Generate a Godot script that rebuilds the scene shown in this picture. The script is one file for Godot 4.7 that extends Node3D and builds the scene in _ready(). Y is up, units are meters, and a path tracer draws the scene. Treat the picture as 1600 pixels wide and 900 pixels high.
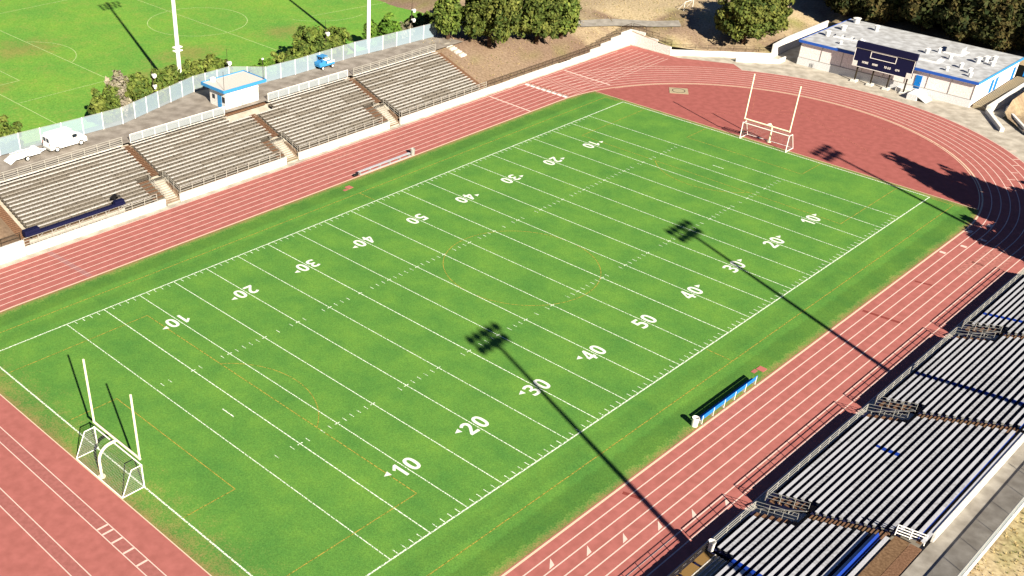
extends Node3D

const Y := 0.9144
const FX := 54.864        # end lines
const FZ := 24.384        # sidelines
var rng := RandomNumberGenerator.new()
var M := {}
var T := {}
var boxes := {}
var rods := {}
var taken := {}

# ---------------------------------------------------------------- helpers
func srgb(r: float, g: float, b: float) -> Color:
	return Color(r / 255.0, g / 255.0, b / 255.0)

func noise_tex(key: String, freq: float, lo: Color, hi: Color, oct := 4, size := 512, kind := FastNoiseLite.TYPE_SIMPLEX_SMOOTH, a := 0.3, b := 0.7) -> NoiseTexture2D:
	var n := FastNoiseLite.new()
	n.noise_type = kind
	n.seed = key.hash() % 1000
	n.frequency = freq
	n.fractal_octaves = oct
	var t := NoiseTexture2D.new()
	t.width = size
	t.height = size
	t.seamless = true
	t.noise = n
	var g := Gradient.new()
	g.offsets = PackedFloat32Array([a, b])
	g.colors = PackedColorArray([lo, hi])
	t.color_ramp = g
	T[key] = t
	return t

func mat(key: String, c: Color, rough := 0.9, tex := "", scale := 1.0, metal := 0.0, spec := 0.3) -> StandardMaterial3D:
	var m := StandardMaterial3D.new()
	m.resource_name = key
	m.albedo_color = c
	m.roughness = rough
	m.metallic = metal
	m.metallic_specular = spec
	if tex != "":
		m.albedo_texture = T[tex]
		m.uv1_triplanar = true
		m.uv1_world_triplanar = true
		m.uv1_scale = Vector3.ONE * scale
	M[key] = m
	return m

func numbered(n: String) -> String:
	if not taken.has(n):
		taken[n] = 0
		return n
	taken[n] += 1
	return "%s_%03d" % [n, taken[n]]

func thing(called: String, label: String, category: String, at := Vector3.ZERO, group := "") -> Node3D:
	var o := Node3D.new()
	o.name = numbered(called)
	add_child(o)
	o.position = at
	tag(o, label, category, group)
	return o

func tag(o: Node3D, label: String, category: String, group := "") -> void:
	o.set_meta("label", label)
	o.set_meta("category", category)
	if group != "":
		o.set_meta("group", group)

func struct(called: String, mesh: Mesh, m: Material, label: String) -> MeshInstance3D:
	var o := MeshInstance3D.new()
	o.name = numbered(called)
	o.mesh = mesh
	o.material_override = m
	o.set_meta("kind", "structure")
	o.set_meta("label", label)
	o.set_meta("category", called.replace("_", " "))
	add_child(o)
	return o

func origin(p: Node) -> Vector3:
	return Vector3.ZERO if p == self else (p as Node3D).position + (origin(p.get_parent()) if p.get_parent() != self else Vector3.ZERO)

func part(p: Node, called: String, mesh: Mesh, m: Material, at := Vector3.ZERO, basis := Basis.IDENTITY) -> MeshInstance3D:
	var o := MeshInstance3D.new()
	o.name = called
	o.mesh = mesh
	o.material_override = m
	o.transform = Transform3D(basis, at - origin(p))
	p.add_child(o, true)
	return o

# a box of its own, centre c in world axes
func bx(p: Node, called: String, m: Material, c: Vector3, s: Vector3, basis := Basis.IDENTITY) -> MeshInstance3D:
	var k := s.snapped(Vector3.ONE * 0.001)
	if not boxes.has(k):
		var b := BoxMesh.new()
		b.size = k
		boxes[k] = b
	return part(p, called, boxes[k], m, c, basis)

func along(d: Vector3) -> Basis:
	var y := d.normalized()
	var x := y.cross(Vector3.FORWARD if absf(y.z) < 0.9 else Vector3.RIGHT).normalized()
	return Basis(x, y, x.cross(y))

func rod(p: Node, called: String, m: Material, a: Vector3, b: Vector3, r: float, r2 := -1.0, sides := 8) -> MeshInstance3D:
	var k := [snappedf(a.distance_to(b), 0.001), r, r2, sides]
	if not rods.has(k):
		var c := CylinderMesh.new()
		c.height = k[0]
		c.bottom_radius = r
		c.top_radius = r if r2 < 0 else r2
		c.radial_segments = sides
		c.rings = 0
		rods[k] = c
	return part(p, called, rods[k], m, (a + b) / 2, along(b - a))

# a plank between two points, w across, t thick, standing upright
func beam(p: Node, called: String, m: Material, a: Vector3, b: Vector3, w: float, t: float) -> MeshInstance3D:
	var x := (b - a).normalized()
	var z := x.cross(Vector3.UP).normalized()
	return bx(p, called, m, (a + b) / 2, Vector3(a.distance_to(b), t, w), Basis(x, z.cross(x), z))

func st_new() -> SurfaceTool:
	var st := SurfaceTool.new()
	st.begin(Mesh.PRIMITIVE_TRIANGLES)
	st.set_smooth_group(-1)
	return st

func done(st: SurfaceTool) -> ArrayMesh:
	st.generate_normals()
	return st.commit()

func quad(st: SurfaceTool, a: Vector3, b: Vector3, c: Vector3, d: Vector3) -> void:
	for v in [a, b, c, a, c, d]:
		st.add_vertex(v)

func add_box(st: SurfaceTool, c: Vector3, s: Vector3, basis := Basis.IDENTITY) -> void:
	var h := s / 2
	var v := []
	for i in 8:
		v.append(c + basis * Vector3(h.x if i & 1 else -h.x, h.y if i & 2 else -h.y, h.z if i & 4 else -h.z))
	for f in [[0, 1, 3, 2], [5, 4, 6, 7], [4, 0, 2, 6], [1, 5, 7, 3], [2, 3, 7, 6], [4, 5, 1, 0]]:
		quad(st, v[f[3]], v[f[2]], v[f[1]], v[f[0]])

func add_rod(st: SurfaceTool, a: Vector3, b: Vector3, r: float, r2 := -1.0, n := 6) -> void:
	var q := along(b - a)
	if r2 < 0:
		r2 = r
	for i in n:
		var t0 := TAU * i / n
		var t1 := TAU * (i + 1) / n
		var d0 := q.x * cos(t0) + q.z * sin(t0)
		var d1 := q.x * cos(t1) + q.z * sin(t1)
		quad(st, a + d0 * r, b + d0 * r2, b + d1 * r2, a + d1 * r)

# flat sheet from a 2D outline (x, z) at height y
func sheet(poly: PackedVector2Array, y: float) -> ArrayMesh:
	var st := st_new()
	var idx := Geometry2D.triangulate_polygon(poly)
	for i in range(0, idx.size(), 3):
		var t := [poly[idx[i]], poly[idx[i + 1]], poly[idx[i + 2]]]
		if (t[1] - t[0]).cross(t[2] - t[0]) < 0:
			t = [t[0], t[2], t[1]]
		for v in t:
			st.set_normal(Vector3.UP)
			st.add_vertex(Vector3(v.x, y, v.y))
	return st.commit()

# flat strip along a path of (x, z) points
func add_strip(st: SurfaceTool, pts: Array, w: float, y: float) -> void:
	for i in pts.size() - 1:
		var a: Vector2 = pts[i]
		var b: Vector2 = pts[i + 1]
		var n := (b - a).normalized().orthogonal() * w / 2
		var v := [a + n, b + n, b - n, a - n]
		var u := []
		for q in v:
			u.append(Vector3(q.x, y, q.y))
		if (v[1] - v[0]).cross(v[2] - v[0]) > 0:
			quad(st, u[0], u[1], u[2], u[3])
		else:
			quad(st, u[3], u[2], u[1], u[0])

func strip(p: Node, called: String, m: Material, pts: Array, w: float, y: float) -> MeshInstance3D:
	var st := st_new()
	add_strip(st, pts, w, y)
	return part(p, called, done(st), m)

func arc(c: Vector2, r: float, a0: float, a1: float, n: int) -> Array:
	var out := []
	for i in n + 1:
		out.append(c + Vector2.from_angle(lerpf(a0, a1, float(i) / n)) * r)
	return out

func tube(p: Node, called: String, m: Material, pts: Array, r: float, sides := 8) -> MeshInstance3D:
	var st := st_new()
	for i in pts.size() - 1:
		add_rod(st, pts[i], pts[i + 1], r, r, sides)
	var o := origin(p)
	var mesh := done(st)
	return part(p, called, mesh, m, Vector3.ZERO)

# ---------------------------------------------------------------- materials
func materials() -> void:
	var w := Color.WHITE
	noise_tex("fine", 0.045, Color(0.84, 0.84, 0.84), w, 5, 512, FastNoiseLite.TYPE_SIMPLEX_SMOOTH, 0.1, 0.9)
	noise_tex("patchy", 0.009, Color(0.8, 0.79, 0.78), w, 6, 1024, FastNoiseLite.TYPE_SIMPLEX_SMOOTH, 0.1, 0.9)
	noise_tex("speckle", 0.2, Color(0.7, 0.7, 0.7), w, 3, 512, FastNoiseLite.TYPE_SIMPLEX_SMOOTH, 0.1, 0.9)
	noise_tex("worn", 0.03, Color(0.4, 0.52, 0.34), w, 5, 512, FastNoiseLite.TYPE_SIMPLEX_SMOOTH, 0.22, 0.56)
	noise_tex("faded", 0.03, Color(0.4, 0.62, 0.5), w, 5, 512, FastNoiseLite.TYPE_SIMPLEX_SMOOTH, 0.25, 0.62)
	noise_tex("wood", 0.03, Color(0.72, 0.69, 0.66), w, 5, 512, FastNoiseLite.TYPE_SIMPLEX_SMOOTH, 0.1, 0.9)
	noise_tex("rust", 0.02, Color(0.55, 0.45, 0.4), w, 5)
	noise_tex("earth", 0.02, Color(0.76, 0.74, 0.72), w, 6, 1024, FastNoiseLite.TYPE_SIMPLEX_SMOOTH, 0.15, 0.85)
	mat("concrete", srgb(184, 178, 165), 0.95, "patchy", 0.05)
	mat("pavement", srgb(150, 146, 138), 0.95, "patchy", 0.06)
	mat("asphalt", srgb(150, 143, 134), 0.95, "patchy", 0.05)
	mat("white_wall", srgb(228, 226, 220), 0.85, "fine", 0.12)
	noise_tex("scuffed", 0.012, Color(0.9, 0.89, 0.88), w, 7, 1024, FastNoiseLite.TYPE_SIMPLEX_SMOOTH, 0.1, 0.9)
	mat("track", srgb(163, 99, 93), 0.95, "scuffed", 0.06)
	mat("runway", srgb(156, 98, 93), 0.95, "fine", 0.15)
	mat("track_line", srgb(228, 200, 188), 0.9, "fine", 0.5)
	mat("kerb_line", srgb(222, 198, 172), 0.9, "fine", 0.5)
	mat("field_line", srgb(232, 238, 226), 0.95, "worn", 0.35)
	mat("number_paint", srgb(232, 235, 226), 0.95, "worn", 0.6)
	M["runway"].albedo_texture = T["scuffed"]
	M["number_paint"].albedo_texture = T["fine"]
	mat("orange_paint", srgb(172, 148, 64), 0.95, "faded", 0.25)
	mat("orange_faint", srgb(168, 150, 66), 0.95, "faded", 0.25)
	mat("faint_line", srgb(186, 110, 100), 0.95, "worn", 0.3)
	mat("pitch_line", srgb(186, 205, 140), 0.95, "worn", 0.4)
	mat("white_metal", srgb(236, 234, 228), 0.45, "", 1.0, 0.0, 0.5)
	mat("cream_metal", srgb(234, 226, 196), 0.5, "", 1.0, 0.0, 0.5)
	mat("galvanised", srgb(178, 178, 172), 0.5, "fine", 0.6, 0.3, 0.5)
	mat("pale_metal", srgb(170, 167, 158), 0.6, "fine", 0.6)
	mat("aluminium", srgb(196, 198, 204), 0.5, "fine", 0.35, 0.15, 0.5)
	mat("aluminium_dull", srgb(184, 187, 193), 0.55, "patchy", 0.3, 0.15, 0.5)
	mat("track_patch", srgb(174, 112, 104), 0.95, "patchy", 0.2)
	mat("track_dark", srgb(134, 64, 58), 0.95, "worn", 0.4)
	M["track_dark"].albedo_texture = T["fine"]
	mat("faded_blue", srgb(162, 112, 110), 0.95, "fine", 0.4)
	mat("navy", srgb(16, 19, 56), 0.7, "fine", 0.4)
	mat("navy_deck", srgb(20, 24, 56), 0.75, "fine", 0.4)
	mat("seat_blue", srgb(24, 54, 138), 0.5)
	mat("sky_blue", srgb(62, 142, 200), 0.55, "fine", 0.4)
	mat("door_blue", srgb(20, 112, 190), 0.5)
	mat("trim_blue", srgb(38, 84, 170), 0.5)
	mat("seat_wood", srgb(206, 206, 202), 0.9, "wood", 0.22)
	mat("seat_wood_pale", srgb(220, 220, 216), 0.9, "wood", 0.19)
	mat("seat_wood_dark", srgb(176, 172, 163), 0.9, "wood", 0.2)
	mat("grey_wood", srgb(102, 97, 89), 0.95, "wood", 0.25)
	mat("brown_wood", srgb(126, 97, 76), 0.95, "wood", 0.3)
	mat("brown_deck", srgb(122, 98, 74), 0.95, "wood", 0.2)
	mat("carpet", srgb(142, 112, 66), 1.0, "speckle", 0.6)
	mat("dark_metal", srgb(52, 46, 38), 0.6)
	mat("black_metal", srgb(24, 24, 26), 0.5)
	mat("roof", srgb(184, 188, 192), 0.8, "patchy", 0.06)
	mat("gravel_roof", srgb(226, 221, 212), 1.0, "speckle", 0.4)
	mat("pink_wall", srgb(242, 234, 232), 0.85, "fine", 0.15)
	mat("grey_wall", srgb(222, 224, 226), 0.9, "fine", 0.2)
	mat("glass", srgb(28, 34, 44), 0.15, "", 1.0, 0.0, 0.5)
	mat("tyre", srgb(40, 40, 40), 0.9)
	mat("van_white", srgb(238, 238, 236), 0.3, "", 1.0, 0.0, 0.5)
	mat("rubber_red", srgb(166, 100, 92), 0.95)
	mat("sand", srgb(186, 172, 142), 1.0, "speckle", 0.5)
	mat("bark", srgb(92, 76, 62), 1.0, "rust", 0.6)
	var ch := mat("screen_cloth", Color(0.62, 0.70, 0.75, 0.4), 0.9)
	ch.transparency = BaseMaterial3D.TRANSPARENCY_ALPHA
	var c2 := mat("screen_cloth_thin", Color(0.66, 0.72, 0.76, 0.27), 0.9)
	c2.transparency = BaseMaterial3D.TRANSPARENCY_ALPHA
	var cl := mat("chain_link", Color(0.72, 0.76, 0.78, 0.26), 0.8)
	cl.transparency = BaseMaterial3D.TRANSPARENCY_ALPHA
	var dk := mat("dark_link", Color(0.3, 0.25, 0.2, 0.16), 0.8)
	dk.transparency = BaseMaterial3D.TRANSPARENCY_ALPHA
	var lf := mat("leaf", Color.WHITE, 0.75, "", 1.0, 0.0, 0.25)
	lf.vertex_color_use_as_albedo = true
	lf.cull_mode = BaseMaterial3D.CULL_DISABLED
	lf.backlight_enabled = true
	lf.backlight = Color(0.08, 0.1, 0.03)
	var hl := mat("hill", Color.WHITE, 1.0, "earth", 0.09)
	hl.vertex_color_use_as_albedo = true

# ---------------------------------------------------------------- ground shapes
var bowl := PackedVector2Array()
const CORNER := Vector2(81.0, -41.5)

func bowl_distance(p: Vector2) -> float:
	var best := 1e9
	for i in bowl.size():
		var q := Geometry2D.get_closest_point_to_segment(p, bowl[i], bowl[(i + 1) % bowl.size()])
		best = minf(best, q.distance_to(p))
	return best

func hill(p: Vector2) -> float:
	var d := bowl_distance(p)
	if p.y > 20:
		var back := 4.4 - clampf((p.y - 58.0) * 0.08, 0.0, 2.5)
		var side := 0.4 + minf(d * 0.12, 2.5)
		return lerpf(back, side, smoothstep(38.0, 46.0, p.x))
	var rise := lerpf(0.95, 2.5, clampf(1.0 - absf(p.distance_to(CORNER)) / 13.0, 0.0, 1.0))
	if p.x < -41.0:
		rise = 1.9
	elif p.x < 41.0:
		rise = 0.2
	if p.x > 93.5 and p.y > -21.0:
		rise = 2.4
	var slope := 0.335 if p.x < 81.0 else 0.22
	var cap := lerpf(4.93 if p.y < -52.5 or p.x > 41.0 else 4.3, 3.6, smoothstep(44.0, 60.0, p.x))
	var h := minf(rise + slope * d, cap)
	# the playing field behind the home stand lies lower
	var inner := lerpf(0.0, 1.0, smoothstep(59.0, 66.5, -p.y)) * (1.0 - smoothstep(58.0, 75.0, p.x))
	return lerpf(h, 1.98, inner)

func terrain() -> void:
	bowl = PackedVector2Array([Vector2(-190, -41.5), Vector2(81, -41.5), Vector2(81.1, -33), Vector2(92.8, -19.8), Vector2(99, -20.4), Vector2(114, -20.4), Vector2(114, 19.3), Vector2(93, 19.6), Vector2(87.5, 25), Vector2(84, 33), Vector2(74, 42), Vector2(60, 47), Vector2(41.2, 47), Vector2(41.2, 54.05), Vector2(-190, 54.05)])
	var n1 := FastNoiseLite.new()
	n1.seed = 5
	n1.frequency = 0.05
	n1.fractal_octaves = 4
	var n2 := FastNoiseLite.new()
	n2.seed = 9
	n2.frequency = 0.4
	var straw := srgb(192, 176, 142).srgb_to_linear()
	var dirt := srgb(136, 116, 100).srgb_to_linear()
	var mulch := srgb(120, 98, 82).srgb_to_linear()
	var weed := srgb(128, 134, 66).srgb_to_linear()
	var st := SurfaceTool.new()
	st.begin(Mesh.PRIMITIVE_TRIANGLES)
	var xs := []
	var zs := []
	var lists := [[-190.0, 300.0, xs, -60.0, 135.0], [-300.0, 190.0, zs, -90.0, 75.0]]
	for l in lists:
		var v: float = l[0]
		while v < l[1] + 0.1:
			l[2].append(v)
			v += 1.5 if v >= l[3] and v < l[4] else 7.5
	var heights := {}
	for i in xs.size() - 1:
		for j in zs.size() - 1:
			var cell := PackedVector2Array([Vector2(xs[i], zs[j]), Vector2(xs[i + 1], zs[j]), Vector2(xs[i + 1], zs[j + 1]), Vector2(xs[i], zs[j + 1])])
			var inside := 0
			for c in cell:
				inside += int(Geometry2D.is_point_in_polygon(c, bowl))
			var pieces := [cell]
			var reach := cell[0].distance_to(cell[2])
			var off := bowl_distance((cell[0] + cell[2]) / 2)
			if inside == 4 and off > reach:
				continue
			if off <= reach:
				pieces = Geometry2D.clip_polygons(cell, bowl)
			for poly in pieces:
				var idx := Geometry2D.triangulate_polygon(poly)
				for k in range(0, idx.size(), 3):
					var t := [poly[idx[k]], poly[idx[k + 1]], poly[idx[k + 2]]]
					if (t[1] - t[0]).cross(t[2] - t[0]) < 0:
						t = [t[0], t[2], t[1]]
					for q: Vector2 in t:
						if not heights.has(q):
							var h := hill(q) + n1.get_noise_2d(q.x * 2.0, q.y * 2.0) * 0.12
							var s := clampf(0.5 + n1.get_noise_2d(q.x, q.y) * 1.5 + n2.get_noise_2d(q.x, q.y) * 0.6, 0, 1)
							var c := dirt.lerp(straw, s * (0.45 if q.x < 70 else 0.85))
							if q.y < -40 and q.x < 70 and q.y > -62:
								c = dirt.lerp(mulch, clampf(0.4 + n1.get_noise_2d(q.x + 90, q.y) * 1.4, 0, 1)).lerp(straw, s * 0.16)
							if q.x > 84 and q.y < -41:
								c = straw.lerp(dirt, s * 0.35)
							if q.y > 50:
								c = straw.lerp(dirt, clampf(0.2 + n1.get_noise_2d(q.x * 3, q.y * 3) * 1.2, 0, 1))
							c = c.lerp(weed, clampf(n1.get_noise_2d(q.x + 300, q.y * 1.5) * 1.6 - 0.25, 0, 0.8))
							heights[q] = [h, c]
						st.set_color(heights[q][1])
						st.set_smooth_group(0)
						st.add_vertex(Vector3(q.x, heights[q][0], q.y))
	st.index()
	st.generate_normals()
	struct("hillside", st.commit(), M.hill, "bare brown earth bank with dry straw round the stadium")

func hash01(i: int) -> float:
	return fposmod(sin(i * 12.9898) * 43758.5453, 1.0)

# turf picture over a rectangle: greens, blades, worn edges
func turf(w: int, h: int, key: int, size: Vector2, worn: Callable, tint := Vector3.ONE) -> ImageTexture:
	var im := []
	for f in [[0.9, 1], [0.22, 2], [0.035, 3], [0.009, 3]]:
		var n := FastNoiseLite.new()
		n.seed = key + int(f[0] * 1000)
		n.frequency = f[0]
		n.fractal_octaves = f[1]
		var g := n.get_image(w, h, false, false, false)
		g.convert(Image.FORMAT_L8)
		im.append(n.get_image(w, h, false, false, true).get_data())
	var out := PackedByteArray()
	out.resize(w * h * 3)
	var a: PackedByteArray = im[0]
	var b: PackedByteArray = im[1]
	var c: PackedByteArray = im[2]
	var d: PackedByteArray = im[3]
	for y in h:
		for x in w:
			var i := y * w + x
			var fa := a[i] / 255.0
			var fb := b[i] / 255.0
			var fc := c[i] / 255.0
			var fd := d[i] / 255.0
			var lum := 0.73 + 0.29 * fa + 0.08 * fb + 0.045 * (fc - 0.5) + 0.06 * (fd - 0.5)
			var yel := 0.16 + 0.34 * fd + 0.16 * fc + 0.18 * fb
			var r := (76.0 + 36.0 * yel) * lum * tint.x
			var g := (139.0 + 6.0 * yel) * lum * tint.y
			var bl := (67.0 - 11.0 * yel) * lum * tint.z
			if tint.x == 1.0:
				# mower passes outside the sidelines, and broad thin and lush areas
				var pz := absf(y * size.y / h - size.y / 2.0) + (fb - 0.5) * 0.7 + (fc - 0.5) * 0.5
				if pz > 28.6 and pz < 30.6:
					lum *= 0.9
				elif pz > 25.4 and pz < 26.9:
					lum *= 0.955
				lum *= 0.975 + 0.05 * fd
			r = (76.0 + 36.0 * yel) * lum * tint.x
			g = (139.0 + 6.0 * yel) * lum * tint.y
			bl = (67.0 - 11.0 * yel) * lum * tint.z
			var k: float = worn.call(x * size.x / w, y * size.y / h, fa * 0.45 + fb * 0.35 + fc * 0.35)
			if k > 0.0:
				r = lerpf(r, 150.0 * lum, k)
				g = lerpf(g, 126.0 * lum, k)
				bl = lerpf(bl, 84.0 * lum, k)
			i *= 3
			out[i] = clampi(int(r), 0, 255)
			out[i + 1] = clampi(int(g), 0, 255)
			out[i + 2] = clampi(int(bl), 0, 255)
	return ImageTexture.create_from_image(Image.create_from_data(w, h, false, Image.FORMAT_RGB8, out))

func turf_sheet(poly: PackedVector2Array, y: float, r: Rect2) -> ArrayMesh:
	var st := SurfaceTool.new()
	st.begin(Mesh.PRIMITIVE_TRIANGLES)
	var idx := Geometry2D.triangulate_polygon(poly)
	for i in range(0, idx.size(), 3):
		var t := [poly[idx[i]], poly[idx[i + 1]], poly[idx[i + 2]]]
		if (t[1] - t[0]).cross(t[2] - t[0]) < 0:
			t = [t[0], t[2], t[1]]
		for v: Vector2 in t:
			st.set_normal(Vector3.UP)
			st.set_uv((v - r.position) / r.size)
			st.add_vertex(Vector3(v.x, y, v.y))
	return st.commit()

func turf_mat(key: String, t: Texture2D) -> StandardMaterial3D:
	var m := mat(key, Color.WHITE, 1.0, "", 1.0, 0.0, 0.15)
	m.albedo_texture = t
	return m

func stadium(r: float, n: int, cx := 48.0) -> PackedVector2Array:
	var p := PackedVector2Array()
	for v in arc(Vector2(cx, 0), r, -PI / 2, PI / 2, n):
		p.append(v)
	for v in arc(Vector2(-cx, 0), r, PI / 2, PI * 1.5, n):
		p.append(v)
	return p

func playing_field() -> void:
	# apron round the track
	struct("apron", sheet(bowl, 0.0), M.concrete, "pale concrete apron between the red track and the walls")
	# red track with the far sprint chute
	var red := Geometry2D.merge_polygons(stadium(40.5, 48), PackedVector2Array([Vector2(0, -40.65), Vector2(80.8, -40.9), Vector2(80.9, -31.0), Vector2(85.2, -22.6), Vector2(78, -12), Vector2(0, -12)]))
	var track := struct("running_track", sheet(red[0], 0.008), M.track, "brick red running track with pale lane lines around the field")
	for k in 9:
		var r := 31.6 + 1.1 * k
		var pts := arc(Vector2(48, 0), r, -PI / 2, PI / 2, 72)
		pts.append_array(arc(Vector2(-48, 0), r, PI / 2, PI * 1.5, 40))
		pts.append(pts[0])
		strip(track, "lane_line", M.track_line if k > 0 else M.kerb_line, pts, 0.11 if k > 0 else 0.2, 0.014)
		if k > 0:
			strip(track, "chute_line", M.track_line, [Vector2(48, -r), Vector2(79.0 if k < 8 else 76.0, -r)], 0.09, 0.0155)
	strip(track, "chute_line", M.track_line, [Vector2(48, -31.6), Vector2(79, -31.9)], 0.09, 0.0155)
	strip(track, "kerb_line", M.kerb_line, arc(Vector2(48, 0), 31.25, -1.2, 1.5, 60), 0.12, 0.014)
	strip(track, "start_line", M.track_line, [Vector2(60.4, -40.3), Vector2(60.0, -30.6)], 0.32, 0.017)
	strip(track, "start_line", M.track_line, [Vector2(41.0, -40.4), Vector2(40.6, -31.7)], 0.3, 0.017)
	strip(track, "start_line", M.faint_line, [Vector2(51.0, -40.4), Vector2(51.0, -31.7)], 0.3, 0.017)
	for k in 8:
		bx(track, "lane_block", M.white_metal, Vector3(49.9, 0.02, -32.15 - 1.1 * k), Vector3(0.55, 0.012, 0.75))
		bx(track, "lane_block_edge", M.galvanised, Vector3(50.5, 0.02, -32.15 - 1.1 * k), Vector3(0.22, 0.012, 0.8))
	# staggered triangles and ticks
	for k in 6:
		var c := Vector2(-36.9 + 3.36 * k, 33.25 + 1.1 * k)
		var st := st_new()
		var q := [Vector3(c.x + 0.55, 0.019, c.y - 0.35), Vector3(c.x + 0.2, 0.019, c.y + 0.35), Vector3(c.x - 0.5, 0.019, c.y + 0.4)]
		for v in q:
			st.add_vertex(v)
		part(track, "stagger_mark", done(st), M.track_line)
	for q in [[80.0, 25.9], [77.1, 27.4], [74.7, 28.2], [71.8, 29.0], [69.0, 29.6], [65.8, 30.2]]:
		var d := (Vector2(q[0], q[1]) - Vector2(48, 0)).normalized()
		strip(track, "stagger_tick", M.track_line, [Vector2(q[0], q[1]) - d * 0.5, Vector2(q[0], q[1]) + d * 0.5], 0.16, 0.019)
	for q in [[48.3, 32.15], [51.9, 33.25], [40.1, 32.2], [43.6, 33.3], [47.1, 34.3]]:
		bx(track, "lane_mark", M.track_line, Vector3(q[0], 0.02, q[1]), Vector3(0.9 if q[0] > 48 else 0.5, 0.01, 0.62 if q[0] > 48 else 0.7))
	for q in [[19.6, 32.0, 36.2, 0.45], [-25.4, 32.1, 33.6, 0.4], [30.5, 33.0, 35.0, 0.35]]:
		strip(track, "exchange_mark", M.track_dark, [Vector2(q[0], q[1]), Vector2(q[0] + 0.5, q[2])], q[3], 0.011)
	strip(track, "exchange_mark", M.faded_blue, [Vector2(-38.6, -40.2), Vector2(-38.2, -31.9)], 0.7, 0.011)
	for q in [[43.5, 37.2, 7.0, 3.2], [38.5, 36.2, 4.0, 2.1], [-12.0, 38.4, 3.0, 1.0], [6.0, -38.2, 5.0, 1.0], [71.0, -35.0, 3.0, 4.5], [74.0, -31.0, 2.2, 9.0]]:
		strip(track, "resurfaced_patch", M.track_patch, [Vector2(q[0] - q[2] / 2, q[1]), Vector2(q[0] + q[2] / 2, q[1] - 0.1)], q[3], 0.0105)
	# jump runways across the near end
	for x in [-60.25, -64.5]:
		strip(track, "runway", M.runway, [Vector2(x, -26), Vector2(x, 24)], 1.06, 0.0135)
		for s in [-1, 1]:
			strip(track, "runway_line", M.track_line, [Vector2(x + 0.56 * s, -26), Vector2(x + 0.56 * s, 24)], 0.09, 0.017)
	for z in [5.6, 6.4, 7.75, 9.4, 11.3]:
		strip(track, "take_off_board", M.track_line, [Vector2(-60.75, z), Vector2(-59.75, z)], 0.2, 0.021)
	var dz: PackedVector2Array = Geometry2D.intersect_polygons(PackedVector2Array([Vector2(55.8, -40), Vector2(90, -40), Vector2(90, 40), Vector2(55.8, 40)]), stadium(31.15, 48))[0]
	part(track, "end_surface", sheet(dz, 0.0095), mat("end_red", srgb(155, 89, 84), 0.95, "scuffed", 0.06))
	# throwing sector lines in the far end zone
	strip(track, "sector_line", M.faint_line, arc(Vector2(56, 12), 19, -0.35, 0.65, 20), 0.09, 0.0145)
	strip(track, "sector_line", M.faint_line, [Vector2(57.5, -14), Vector2(72, -4), Vector2(64, 12)], 0.09, 0.0145)
	strip(track, "sector_line", M.faint_line, [Vector2(74, -12), Vector2(66, -8), Vector2(75, 2)], 0.08, 0.0145)
	# grass
	var g := Rect2(-57.1, -31.45, 112.75, 62.9)
	var rect := PackedVector2Array([g.position, Vector2(g.end.x, g.position.y), g.end, Vector2(g.position.x, g.end.y)])
	var poly: PackedVector2Array = Geometry2D.intersect_polygons(rect, stadium(31.4, 48))[0]
	var worn := func(x: float, z: float, n: float) -> float:
		var px := x - 57.1
		var pz := z - 31.45
		var edge := minf(31.4 - absf(pz), minf(px + 57.1, 55.65 - px) * 0.75)
		if absf(px) > 44.0:
			var q := Vector2(px - 48.0 * signf(px), pz)
			if q.x * signf(px) > 0:
				edge = minf(edge, 31.4 - q.length())
		var e := clampf((n - 0.34) * 2.0 - edge * 1.15 + 0.4, 0.0, 0.8)
		if px < -52.0:
			e = maxf(e, clampf((n - 0.5) * 2.6 - (px + 57.1) * 0.2 + 0.3, 0.0, 0.5))
		return e
	var tm := turf_mat("turf", turf(1808, 1008, 31, g.size, worn))
	var field := struct("sports_field", turf_sheet(poly, 0.02, g), tm, "green turf football field with white yard lines and numbers")
	strip(field, "grass_edge", M.kerb_line, [Vector2(-57.15, -29.9), Vector2(-57.15, 29.9)], 0.1, 0.016)
	strip(field, "grass_edge", M.kerb_line, [Vector2(55.7, -30.4), Vector2(55.7, 30.4)], 0.1, 0.016)
	for s in [-1, 1]:
		strip(field, "sideline", M.field_line, [Vector2(-FX, FZ * s), Vector2(FX, FZ * s)], 0.14, 0.028)
		strip(field, "end_line", M.field_line, [Vector2(FX * s, -FZ), Vector2(FX * s, FZ)], 0.15, 0.029)
		strip(field, "try_line", M.field_line, [Vector2((50 - 3) * Y * s, -0.95), Vector2((50 - 3) * Y * s, 0.8)], 0.12, 0.028)
	for k in 21:
		strip(field, "yard_line", M.field_line, [Vector2((k * 5 - 50) * Y, -FZ + 0.1), Vector2((k * 5 - 50) * Y, FZ - 0.1)], 0.1, 0.027)
	var st := st_new()
	for k in range(-49, 50):
		var x := k * Y
		for z in [-8.13, 8.13]:
			if k % 5:
				if hash01(k * 7 + int(z)) > 0.3:
					add_strip(st, [Vector2(x, z - 0.3), Vector2(x, z + 0.3)], 0.07, 0.028)
			else:
				add_strip(st, [Vector2(x - 0.3, z), Vector2(x + 0.3, z)], 0.11, 0.03)
		if k % 5:
			for z in [-23.98, 23.98]:
				add_strip(st, [Vector2(x, z - 0.28), Vector2(x, z + 0.28)], 0.08, 0.028)
	var hm := part(field, "hash_marks", done(st), M.field_line)
	hm.set_meta("kind", "stuff")
	# soccer lines in faded orange
	var o := []
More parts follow.
